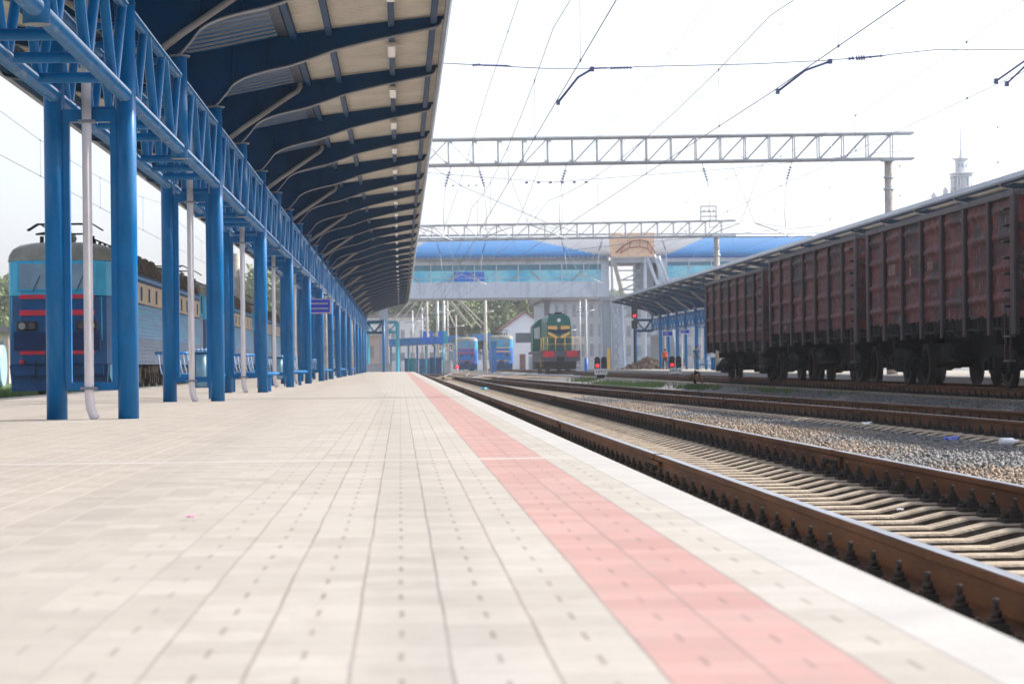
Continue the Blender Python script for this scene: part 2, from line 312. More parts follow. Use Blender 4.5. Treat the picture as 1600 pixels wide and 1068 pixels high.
# ------------------------------------------------------------------ ground, platforms
prof = [(-900, -.5), (-60, -.5), (-13, -.5), (-8.2, -.47), (-7.8, -.5), (.9, -.58), (1.5, -.565), (4.35, -.565), (4.85, -.45), (5.6, -.44), (6.6, -.475), (9.6, -.475), (10.2, -.42), (11.0, -.27), (14.7, -.27), (15.4, -.46), (18.4, -.46), (60, -.46), (900, -.5)]
ys = [-60, 2] + list(range(6, 60, 2)) + list(range(60, 260, 20)) + [300, 400, 600, 1000, 2500]
g = mb("ground"); nx = len(prof)
g.v = [(x, y, z) for y in ys for x, z in prof]
for j in range(len(ys) - 1):
    for i in range(nx - 1): a = j * nx + i; g.f.append([a, a + 1, a + nx + 1, a + nx]); g.m.append(0); g.sm.append(False)
tag(g.build("ground"), kind="structure")
def platform(x0, x1, y1, name):
    p = mb("paving"); c = .19
    p.prism([(x0 + c, -8), (x1 - c, -8), (x1 - c, y1 - 10), (x1 - 1.2, y1), (x0 + 1.2, y1), (x0 + c, y1 - 10)], 'z', -1.0, 0)
    tag(p.build(name), kind="structure")
    k = mb("coping")
    for xa, xb in ((x1 - c, x1), (x0, x0 + c)):
        y = -8.0
        while y < y1 - 10:
            k.box(xa + .0005, xb, y, y + .998, -.16, .0005); y += 1.0
    k.use("concrete").box(x1 - c + .002, x1 - .05, -8, y1 - 10, -1, -.16).box(x0 + .05, x0 + c - .002, -8, y1 - 10, -1, -.16)
    tag(k.build("platform_edge_kerb", bevel=.0015), kind="structure")
platform(-7.9, 1.22, 226, "platform")
q = mb("paving"); q.box(18.6, 30, 20, 236, -1, -.02); tag(q.build("platform_opposite"), kind="structure")
q = mb("coping"); q.box(18.4, 18.6, 20, 236, -.2, -.016).use("bridge_grey").box(18.45, 18.6, 20, 236, -1, -.2); tag(q.build("platform_opposite_kerb"), kind="structure")

# ------------------------------------------------------------------ tracks
def sleeper_mb(s=None, ox=0, oy=0, oz=0, hw=.115):
    s = s or MB(); s.use("sleeper_conc")
    st = [(-1.35, -.03), (-1.2, 0), (-.52, 0), (-.28, -.055), (.28, -.055), (.52, 0), (1.2, 0), (1.35, -.03)]
    vs_ = []
    for x, z in st:
        vs_ += [(ox + x, oy - hw - .03, oz - .2), (ox + x, oy - hw + .008, oz + z - .012), (ox + x, oy - hw + .02, oz + z), (ox + x, oy + hw - .02, oz + z), (ox + x, oy + hw - .008, oz + z - .012), (ox + x, oy + hw + .03, oz - .2)]
    fs = []
    for i in range(len(st) - 1):
        for k in range(5): a = i * 6 + k; fs.append((a, a + 6, a + 7, a + 1))
    fs += [tuple(range(6)), tuple(range(len(vs_) - 6, len(vs_)))[::-1]]
    s.add(vs_, fs); n_ = len(fs); s.use("sleeper_side_shade")
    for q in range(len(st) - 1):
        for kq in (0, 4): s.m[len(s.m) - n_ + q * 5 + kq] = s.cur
    return s
def fasten_mb(s=None, ox=0, oy=0, oz=0, rxs=(-.8, .8)):
    s = s or MB(); s.use("fastening")
    for rx in rxs:
        s.box(ox + rx - .2, ox + rx + .2, oy - .085, oy + .085, oz, oz + .022)
        for sg in (-1, 1):
            x = ox + rx + sg * .115
            s.box(x - .035, x + .035, oy - .05, oy + .05, oz + .022, oz + .06)
            s.tube([(x, oy, oz + .06), (x, oy, oz + .078)], .034, 6); s.tube([(x, oy, oz + .078), (x, oy, oz + .105)], .022, 6); s.tube([(x, oy, oz + .105), (x, oy, oz + .145)], .012, 6)
            x2 = ox + rx + sg * .172; s.tube([(x2, oy + .03, oz + .02), (x2, oy + .03, oz + .05)], .026, 6); s.tube([(x2, oy + .03, oz + .05), (x2, oy + .03, oz + .075)], .012, 6)
    return s
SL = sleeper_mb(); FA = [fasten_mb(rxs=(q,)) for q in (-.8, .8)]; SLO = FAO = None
RP = [(-.075, -.18), (.075, -.18), (.075, -.168), (.012, -.148), (.009, -.052), (.036, -.038), (.037, -.008), (.029, 0), (-.029, 0), (-.037, -.008), (-.036, -.038), (-.009, -.052), (-.012, -.148), (-.075, -.168)]
def track(label, xf, y0, y1, zt, y_detail, joints=(), n_ind=100):
    global SLO, FAO
    T = thing("railway_track", (0, 0, 0), label, "railway track", "railway tracks side by side")
    step = 4.0 if y1 > 60 else 2.0
    yy = []; y = y0
    while y < y1: yy.append(y); y += step
    yy.append(y1)
    for sg in (-.8, .8):
        r = MB().use("rail_rust"); r.use("rail_top"); np_ = len(RP)
        for y in yy: r.v += [(xf(y) + sg + px, y, zt + pz) for px, pz in RP]
        for j in range(len(yy) - 1):
            for i in range(np_):
                k = (i + 1) % np_; r.f.append([j * np_ + i, j * np_ + k, (j + 1) * np_ + k, (j + 1) * np_ + i][::-1]); r.m.append(1 if i in (7, ) else 0); r.sm.append(False)
        r.f.append(list(range(np_))); r.m.append(0); r.sm.append(False)
        ro = r.build("rail", T)
        for jy in joints:
            jy += sg * .3
            p = mb("rail_rust")
            for s2 in (-1, 1):
                p.box(xf(jy) + sg + s2 * .028 - .014, xf(jy) + sg + s2 * .028 + .014, jy - .4, jy + .4, zt - .145, zt - .05)
                p.use("fastening")
                for b_ in (-.3, -.1, .1, .3): p.tube([(xf(jy) + sg + s2 * .042, jy + b_, zt - .1), (xf(jy) + sg + s2 * .075, jy + b_, zt - .1)], .02, 6)
                p.use("rail_rust")
            p.box(xf(jy) + sg - .042, xf(jy) + sg + .042, jy - .03, jy + .03, zt - .04, zt + .003)
            p.build("joint_plate", ro)
    y = y_detail; k = 0; zs = zt - .18 - .022; rest = MB()
    while y < y1 - .3:
        if k < n_ind:
            if SLO is None:
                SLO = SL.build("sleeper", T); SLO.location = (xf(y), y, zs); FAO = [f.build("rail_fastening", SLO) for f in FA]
            else:
                a = SLO.copy(); a.parent = T; COL.objects.link(a); a.location = (xf(y), y, zs)
                for f0 in FAO: f = f0.copy(); f.parent = a; COL.objects.link(f)
        else:
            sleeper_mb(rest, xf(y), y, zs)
            rest.use("fastening")
            for rx in (-.8, .8): rest.box(xf(y) + rx - .17, xf(y) + rx + .17, y - .07, y + .07, zs, zs + .07)
        y += .543; k += 1
    if rest.v: tag(rest.build("sleeper", T), kind="stuff")
    return T
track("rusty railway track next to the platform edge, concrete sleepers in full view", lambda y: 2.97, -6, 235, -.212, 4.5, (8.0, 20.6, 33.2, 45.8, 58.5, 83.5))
t2x = [(-10, 9.0), (20, 8.6), (31, 8.55), (52, 7.65), (75, 6.75), (127, 5.6), (180, 4.3), (235, 3.4)]
def x2(y): return float(np.interp(y, [a for a, _ in t2x], [b for _, b in t2x]))
# smooth the polyline
_ys = np.arange(-10, 240, 1.0); _xs = np.convolve(np.pad(np.array([x2(v) for v in _ys]), 12, mode='edge'), np.ones(25) / 25, mode='valid')
def x2(y): return float(np.interp(y, _ys, _xs))
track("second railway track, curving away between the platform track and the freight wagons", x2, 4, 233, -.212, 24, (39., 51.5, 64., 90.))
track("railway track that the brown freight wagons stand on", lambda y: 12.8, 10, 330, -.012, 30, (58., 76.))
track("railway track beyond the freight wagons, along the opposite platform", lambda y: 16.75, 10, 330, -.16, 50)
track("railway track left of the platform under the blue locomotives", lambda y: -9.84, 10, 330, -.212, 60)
track("distant railway track under the green diesel locomotive", lambda y: 11.7 - .9 * 0, 160, 165, -.21, 160) if False else None
# crossing turnout rails in the distance
for i, (xa, ya, xb, yb) in enumerate(((5.2, 150, 12, 215), (3.7, 165, 8.6, 320), (12.0, 150, 8.2, 215), (8.6, 180, 12.7, 300))):
    T = thing("turnout_track", (0, 0, 0), ["crossing rails of the far yard in front of the green locomotive, from left to right", "far rails leading to the blue locomotive with red stripes", "crossing rails of the far yard, from the wagons to the left", "far rails leading to the blue locomotive with orange stripes"][i], "railway track", "crossing rails in the yard")
    dv = Vector((xb - xa, yb - ya, 0)); nv = Vector((dv.y, -dv.x, 0)).normalized()
    for sg in (-.76, .76):
        a = Vector((xa, ya, -.22)) + nv * sg; b_ = Vector((xb, yb, -.22)) + nv * sg
        mb("rail_rust").bar(a + Vector((0, 0, -.08)), b_ + Vector((0, 0, -.08)), .12).use("rail_top").bar(a, b_, .06).build("rail", T)
    s = mb("sleeper_conc"); k = 2.0
    while k < dv.length - 2:
        p = Vector((xa, ya, -.40)) + dv.normalized() * k; s.bar(p - nv * 1.3, p + nv * 1.3, .18); k += 1.1
    tag(s.build("sleeper", T), kind="stuff")

# ballast stones
def stones(n_, xr, yr, zf, size, matname, name, label, ypow=1.0, keep=None):
    x = rng.uniform(*xr, n_); y = yr[0] + (yr[1] - yr[0]) * rng.random(n_) ** ypow
    if keep is not None: k = keep(x, y); x = x[k]; y = y[k]
    n_ = len(x); z = np.interp(x, [p[0] for p in prof], [p[1] for p in prof]) + zf
    c = np.array([[-1, -1, -1], [1, -1, -1], [1, 1, -1], [-1, 1, -1], [-1, -1, 1], [1, -1, 1], [1, 1, 1], [-1, 1, 1]], float) * .5
    s = (size * rng.uniform(.5, 1.35, n_))[:, None, None]
    v = c[None] * s * rng.uniform(.6, 1.15, (n_, 1, 3)) + rng.normal(0, 1, (n_, 8, 3)) * s * .12
    th = rng.uniform(0, 6.28, n_); ta = rng.uniform(-.6, .6, n_)
    x1 = v[:, :, 0] * np.cos(ta)[:, None] - v[:, :, 2] * np.sin(ta)[:, None]; z1 = v[:, :, 0] * np.sin(ta)[:, None] + v[:, :, 2] * np.cos(ta)[:, None]
    v = np.stack([x1 * np.cos(th)[:, None] - v[:, :, 1] * np.sin(th)[:, None] + x[:, None], x1 * np.sin(th)[:, None] + v[:, :, 1] * np.cos(th)[:, None] + y[:, None], z1 + z[:, None] + rng.uniform(-.01, .02, n_)[:, None]], 2)
    f = np.array([[0, 3, 2, 1], [4, 5, 6, 7], [0, 1, 5, 4], [1, 2, 6, 5], [2, 3, 7, 6], [3, 0, 4, 7]])[None] + 8 * np.arange(n_)[:, None, None]
    me = bpy.data.meshes.new(name); me.vertices.add(n_ * 8); me.vertices.foreach_set("co", v.ravel())
    me.loops.add(n_ * 24); me.loops.foreach_set("vertex_index", f.ravel().astype(np.int32))
    me.polygons.add(n_ * 6); me.polygons.foreach_set("loop_start", np.arange(0, n_ * 24, 4, dtype=np.int32)); me.update(calc_edges=True)
    me.materials.append(M[matname]); o = bpy.data.objects.new(name, me); COL.objects.link(o)
    return tag(o, label, "gravel", None, "stuff")
def bnd(x, y): return x + .7 * np.sin(y * .31) + .5 * np.sin(y * .83 + 1) + rng.normal(0, .35, len(x))
stones(110000, (1.3, 6.8), (6, 62), .0, .026, "stone_tan", "tan_ballast", "tan crushed stone around the platform track", 1.5, lambda x, y: bnd(x, y) < 5.9)
stones(95000, (4.5, 11.8), (22, 75), .0, .029, "stone_grey", "grey_ballast", "grey crushed stone around the second track", 1.3, lambda x, y: bnd(x, y) > 5.6)

def grass(n_, xr, yr, z, h, name, label):
    g = mb("grass")
    for _ in range(n_):
        x, y = random.uniform(*xr), random.uniform(*yr); a = random.uniform(0, 6.28); hh = h * random.uniform(.4, 1.2); w = hh * .12
        lx, ly = random.uniform(-.4, .4) * hh, random.uniform(-.4, .4) * hh
        g.add([(x - w * math.cos(a), y - w * math.sin(a), z), (x + w * math.cos(a), y + w * math.sin(a), z), (x + lx, y + ly, z + hh)], [(0, 1, 2)])
    return tag(g.build(name), label, "grass", None, "stuff")
g = mb("grass")
for cx_, cy_, rx_, ry_, n_ in ((9.6, 108, .6, 10, 700), (10.7, 86, .4, 5, 700), (10.4, 134, .7, 4, 500), (10.9, 70, .35, 6, 500), (11.1, 60, .3, 3, 300), (10.4, 100, .6, 5, 500)):
    for _ in range(n_):
        x, y = random.gauss(cx_, rx_ * .5), random.gauss(cy_, ry_ * .5); hh = .22 * random.uniform(.4, 1.2); w = hh * .12
        g.add([(x - w, y, -.42), (x + w, y, -.42), (x + random.uniform(-.1, .1), y, -.42 + hh)], [(0, 1, 2)])
tag(g.build("weeds"), "green weeds growing between the second track and the wagons", "grass", None, "stuff")
grass(22000, (-24, -11.9), (62, 112), -.5, .30, "lawn", "rough green grass left of the front blue locomotive")

# ------------------------------------------------------------------ platform canopy (centre line x = 0, local)
BAY = 6.6; Y0 = 27.1; KN = range(-3, 30)          # ribs at Y0 + k*BAY ; columns on even k
TOPS = [(0, 5.78), (.3, 5.83), (1.28, 6.03), (1.66, 6.10), (2.43, 6.20), (3.33, 6.31), (4.21, 6.40)]
LOWS = [(.36, 4.90), (.5, 4.93), (.61, 5.12), (.71, 5.28), (.96, 5.38), (1.3, 5.47), (1.66, 5.57), (2.05, 5.70), (2.43, 5.83), (3.0, 5.97), (3.33, 6.04), (3.7, 6.12), (4.05, 6.19), (4.14, 6.24), (4.18, 6.32)]
def smooth(P, n_=5):
    out = []
    for i in range(len(P) - 1):
        p0, p1, p2, p3 = P[max(i - 1, 0)], P[i], P[i + 1], P[min(i + 2, len(P) - 1)]
        for k in range(n_):
            t_ = k / n_; out.append(tuple(.5 * (2 * p1[j] + (p2[j] - p0[j]) * t_ + (2 * p0[j] - 5 * p1[j] + 4 * p2[j] - p3[j]) * t_ ** 2 + (3 * p1[j] - p0[j] - 3 * p2[j] + p3[j]) * t_ ** 3) for j in (0, 1)))
    return out + [P[-1]]
LOWS = smooth([(.36, 4.89), (.43, 4.93), (.58, 5.10), (.72, 5.27), (.95, 5.39), (1.3, 5.49)] + LOWS[6:])
def make_canopy():
    T = thing("platform_canopy", (-3.42, 0, 0), "dark blue curved canopy on blue columns over the near platform", "station canopy", "platform canopies")
    # column with capital
    col = rib = None
    def put(o, name, loc, flip=False):
        c = o.copy(); c.parent = T; COL.objects.link(c); c.location = loc; return c
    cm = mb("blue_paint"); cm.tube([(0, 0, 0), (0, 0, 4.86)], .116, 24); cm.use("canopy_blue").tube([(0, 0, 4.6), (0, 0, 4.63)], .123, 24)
    cm.use("flange_grey").tube([(0, 0, 4.86), (0, 0, 4.885)], .16, 20)
    hm = mb("blue_paint"); hm.tube([(0, 0, 3.46), (0, 0, 4.86)], .116, 24).use("flange_grey").tube([(0, 0, 3.455), (0, 0, 3.46)], .12, 24).tube([(0, 0, 4.86), (0, 0, 4.885)], .16, 20)
    # rib: web both sides
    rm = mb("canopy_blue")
    tops = [(-x, z) for x, z in TOPS[::-1][:-1]] + TOPS; lows = [(-x, z) for x, z in LOWS[::-1]] + LOWS
    xs = sorted(set([p[0] for p in tops] + [p[0] for p in lows]))
    tz = lambda x: float(np.interp(x, [p[0] for p in tops], [p[1] for p in tops])); lz = lambda x: float(np.interp(x, [p[0] for p in lows], [p[1] for p in lows]))
    for i in range(len(xs) - 1):
        a, b_ = xs[i], xs[i + 1]
        rm.prism([(a, lz(a)), (b_, lz(b_)), (b_, tz(b_) - .02), (a, tz(a) - .02)], 'y', -.012, .012)
    fms = []
    for sg in (-1, 1):
        fm = mb("flange_grey"); fms.append(fm)
        for (xa, za), (xb, zb) in zip(LOWS[:-1], LOWS[1:]):
            fm.prism([(sg * xa, za - .022), (sg * xb, zb - .022), (sg * xb, zb - .002), (sg * xa, za - .002)][::sg], 'y', -.085, .085)
    for xq in (-2.0, -1.3, 1.3, 2.0, 2.9, -2.9, .7, -.7): rm.box(xq - .006, xq + .006, -.07, .07, lz(xq), tz(xq) - .03)
    co = cm.build("column", T); ho = hm.build("hanger_post", T); ro = rm.build("roof_rib", T); fo = [f_.build("rib_flange", ro) for f_ in fms]
    # truss side for one bay (6.6 m), chords full length separate
    to = []
    for sx in (-.39, .39):
        tm = mb("blue_paint"); to.append(tm)
        for i in range(3):
            yb = (i + .5) * 2.2
            tm.tube([(sx, yb - .06, 3.6), (sx, i * 2.2 + .17, 4.6)], .056, 10, False).tube([(sx, yb + .06, 3.6), (sx, (i + 1) * 2.2 - .17, 4.6)], .056, 10, False)
    to = [q.build("truss_bracing", T) for q in to]
    xo = []
    for i in range(1, 4):
        xo.append(mb("blue_paint").tube([(-.39, i * 1.65, 3.6), (.39, i * 1.65, 3.6)], .056, 10, False).build("truss_crossbar", T))
        xo.append(mb("blue_paint").tube([(-.39, i * 1.65, 4.6), (.39, i * 1.65, 4.6)], .045, 8, False).build("truss_crossbar", T))
    xr = mb("blue_paint")
    for k in list(KN)[16:-1]:
        for i in range(1, 4): xr.tube([(-.39, Y0 + k * BAY + i * 1.65, 3.6), (.39, Y0 + k * BAY + i * 1.65, 3.6)], .056, 8, False).tube([(-.39, Y0 + k * BAY + i * 1.65, 4.6), (.39, Y0 + k * BAY + i * 1.65, 4.6)], .045, 6, False)
    tag(xr.build("truss_crossbar", T), kind="stuff")
    # column tie frame and low tie bar
    fm2 = mb("blue_paint"); fm2.box(-.33, .33, -.06, .06, 3.30, 3.44).box(-.30, .30, -.04, .04, .32, .41)
    for sx in (-.26, .26): fm2.box(sx - .035, sx + .035, -.05, .05, .41, 3.3)
    fr = fm2.build("tie_frame", T)
    dp = mb("downpipe"); dp.tube([(-.02, -.14, 4.9), (-.02, -.14, .4), (-.02, -.14, .25), (-.005, -.14, .12), (.03, -.14, .03), (.05, -.14, .0)], .053, 12).use("flange_grey").box(-.11, .07, -.21, -.07, .33, .36).box(-.11, .07, -.21, -.07, 3.28, 3.31)
    do = dp.build("downpipe", T)
    # sloping gutter pipes on the rib
    gp = mb("gutter")
    for sg in (-1, 1): gp.tube([(sg * 1.55, -.13, 6.12), (sg * 1.55, -.13, 5.95), (sg * 1.5, -.13, 5.87), (sg * 1.35, -.13, 5.78), (sg * .45, -.13, 5.17), (sg * .1, -.13, 4.9)], .05, 8)
    go = gp.build("gutter_pipe", T)
    lb = mb("lamp_box"); lb.box(3.25, 3.41, 0, 1.5, 6.10, 6.16).use("lamp_glass").box(3.265, 3.395, .03, 1.47, 6.075, 6.10)
    lo = lb.build("ceiling_lamp", T, .01)
    bk = mb("gutter"); bk.box(1.43, 1.67, -.45, .45, 5.97, 6.06); bo = bk.build("gutter_box", T)
    protos = []
    for i, k in enumerate(KN):
        y = Y0 + k * BAY
        def P(o, x): 
            if o in protos: return put(o, o.name, (x, y, 0))
            protos.append(o); o.location = (x, y, 0); return o
        r2 = P(ro, 0)
        if r2 is not ro:
            for f_ in fo: f2 = f_.copy(); f2.parent = r2; COL.objects.link(f2)
        for sx in (-.395, .395): P(co if k % 2 == 0 else ho, sx)
        if k != KN[-1]: P(to[0], 0); P(to[1], 0)
        if i < 16: [P(q, 0) for q in xo]
        if k % 2 == 0: P(fr, 0); P(do, 0)
        else: P(go, 0)
        l = P(lo, 0)
        if l.location.y != y: pass
        l.location.y = y + 1.6
    protos_l = lo
    yA, yB = Y0 + KN[0] * BAY - 1.5, Y0 + KN[-1] * BAY + .6
    for sx in (-.39, .39):
        for z, r in ((3.6, .085), (4.6, .065)): mb("blue_gloss").tube([(sx, yA, z), (sx, yB, z)], r, 16).build("truss_chord", T)
    for sx in (-3.33, -2.3, -1.72, 1.72, 2.3, 3.33, -4.03, 4.03):
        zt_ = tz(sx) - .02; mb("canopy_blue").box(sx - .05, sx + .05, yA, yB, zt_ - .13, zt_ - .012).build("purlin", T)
    for sg in (-1, 1):
        q = mb("gutter_dark"); q.prism([(sg * 1.45, 6.04), (sg * 1.62, 6.04), (sg * 1.66, 6.09), (sg * 1.42, 6.14)][::sg], 'y', yA, yB); q.build("gutter", T)
        q = mb("fascia_grey"); q.prism([(sg * 4.21, 6.30), (sg * 4.27, 6.26), (sg * 4.31, 6.32), (sg * 4.28, 6.47), (sg * 4.21, 6.47)][::sg], 'y', yA, yB); q.build("fascia", T)
    # corrugated sheet
    sh = mb("soffit"); px = [1.66, 2.43, 3.3, 4.21]
    wave = [(0, 0), (.07, 0), (.10, .035), (.17, .035)]; yy = []; y = yA
    while y < yB: yy += [(y + a, h) for a, h in wave]; y += .2
    nn = len(px)
    for sg in (-1, 1):
        sh = mb("soffit")
        for y, h in yy: sh.v += [(sg * x, y, tz(x) + h) for x in px]
        for j in range(len(yy) - 1):
            for i in range(nn - 1): a = j * nn + i; sh.f.append([a, a + nn, a + nn + 1, a + 1][::sg]); sh.m.append(0); sh.sm.append(False)
        sh.build("roof_sheet", T)
    # valley sheet with deep ribs; grey faces paint in reflected sky as stripes
    cs = MB(); cs.mats = ["blue_paint", "flange_grey"]; px = [-1.45, -1.0, -.5, 0, .5, 1.0, 1.45]; nn = len(px); y = yA; rows = []
    while y < yB: rows += [(y, 0), (y + .17, 0), (y + .22, .07), (y + .39, .07)]; y += .44
    for y, h in rows: cs.v += [(x, y, tz(x) + h - .03) for x in px]
    for j in range(len(rows) - 1):
        for i in range(nn - 1): a = j * nn + i; cs.f.append([a, a + nn, a + nn + 1, a + 1]); cs.m.append(0 if j % 4 in (0, 1) else 1); cs.sm.append(False)
    cs.build("valley_sheet", T)
    rt = mb("roof_top")
    for (xa, za), (xb, zb) in zip(tops[:-1], tops[1:]): rt.prism([(xa, za + .055), (xb, zb + .055), (xb, zb + .10), (xa, za + .10)], 'y', yA, yB)
    rt.build("roof_cover", T)
    # end portal frame reaching over the platform end
    ye = Y0 + 29 * BAY
    e = mb("canopy_blue"); e.bar((.4, ye, 4.55), (1.95, ye, 4.55), .16).bar((.4, ye, 3.55), (1.95, ye, 3.55), .16).bar((.5, ye, 4.5), (1.15, ye, 3.6), .12).bar((1.15, ye, 3.6), (1.85, ye, 4.5), .12)
    e.build("end_beam", T)
    mb("blue_paint").tube([(1.95, ye, 0), (1.95, ye, 4.75)], .13, 14).build("column", T)
    return T
CAN = make_canopy()
CAN2 = dup(CAN, (23.82, 5.0, 0), "blue curved canopy over the opposite platform, behind the freight wagons"); CAN2.scale = (-1, 1, 1)

# ------------------------------------------------------------------ benches, bins, boards on the platform
def bench():
    T = thing("bench", (0, 0, 0), "blue slatted bench", "bench", "slatted benches along the platform")
    mb("blue_paint").box(-.9, .9, -.03, .03, .36, .42).build("frame", T)
    for sx in (-.75, .75): mb("blue_paint").box(sx - .03, sx + .03, -.06, .06, 0, .36).build("leg", T)
    s = mb("slat_light")
    for i in range(13):
        x = -.84 + i * .14
        s.tube([(x, -.30, .40), (x, -.24, .44), (x, .05, .43), (x, .20, .46), (x, .28, .62), (x, .33, .80), (x, .40, .84)], .019, 6)
    s.build("seat_slats", T); b_ = mb("blue_paint"); b_.tube([(-.9, -.29, .41), (.9, -.29, .41)], .03, 8).tube([(-.9, .38, .84), (.9, .38, .84)], .03, 8); b_.build("rail_tube", T)
    return T
def bin_():
    T = thing("litter_bin", (0, 0, 0), "bin", "bin", "litter bins between the columns")
    mb("bin_grey").tube([(0, 0, .22), (0, 0, .80)], .105, 20).build("body", T)
    f = mb("blue_paint")
    for sx in (-.145, .145): f.box(sx - .02, sx + .02, -.03, .03, 0, .86)
    f.box(-.145, .145, .11, .14, .2, .84).box(-.145, .145, -.02, .02, .50, .53); f.build("stand", T)
    l = mb("slat_light"); 
    for i in range(5): l.tube([(-.14 + .07 * i, -.14, .86), (-.14 + .07 * i, .14, .88)], .03, 8)
    l.build("lid", T)
    return T
B = bench(); bs = [(-3.95, 46.0, 0), (-3.4, 55.5, 0), (-3.42, 73, 0), (-3.42, 99.5, 0), (-3.42, 126, 0), (-3.42, 152, 0)]
bl = ["blue slatted bench on the platform, half hidden behind the second white downpipe", "blue slatted bench right of the nearest litter bin, its pale curved slats in sun", "blue slatted bench by the fifth pair of columns", "small distant blue bench beside a column under the blue notice board", "small distant blue bench further along the canopy, second from last", "last small blue bench near the canopy end"]
for i, p in enumerate(bs):
    o = B if i == 0 else dup(B)
    o.location = p; o["label"] = bl[i]; o.rotation_euler = (0, 0, R(32)); o.scale = (.62, 1, 1)
K = bin_(); K.location = (-3.56, 43.6, 0); K["label"] = "litter bin in a blue stand beside the second pair of columns"
K2 = dup(K, (-3.5, 70.5, 0), "litter bin in a blue stand by the fourth column pair, right of a white downpipe")
T = thing("notice_board", at(499, 478, 88), "blue notice board with two cream text lines hanging under the canopy", "notice board")
mb("sign_frame").cbox((0, 0, 0), (.86, .07, .54)).build("frame", T); mb("sign_blue").cbox((0, -.04, 0), (.76, .02, .46)).build("panel", T)
s = mb("sign_cream")
for zz in (.09, -.09):
    x = -.30
    while x < .28: w = random.uniform(.03, .06); s.cbox((x + w / 2, -.053, zz), (w, .008, .055)); x += w + .018
s.build("lettering", T); mb("blue_paint").box(-.02, .02, -.02, .02, .27, .9).build("hanger", T)
for i, (px, py, Yd, w, h) in enumerate(((1043, 521, 205, 17, 9), (1070, 518, 196, 16, 8))):
    T = thing("platform_sign", at(px, py, Yd), ["blue platform sign hanging left of two, above the person in orange", "blue platform sign hanging right of two, beside a column of the opposite platform"][i], "sign", "hanging signs of the opposite platform")
    k = Yd / FPX; mb("white").cbox((0, 0, 0), (w * k, .08, h * k)).build("frame", T); mb("sign_blue").cbox((0, -.045, 0), ((w - 2) * k, .02, (h - 2) * k)).build("panel", T)
    s = mb("sign_cream")
    for q in range(3): s.cbox((-.12, -.06, .12 - q * .12), (.42 - .06 * q, .01, .035))
    s.build("lettering", T); mb("canopy_blue").box(-.03, .03, -.03, .03, h * k / 2, h * k / 2 + 1.1).build("hanger", T)

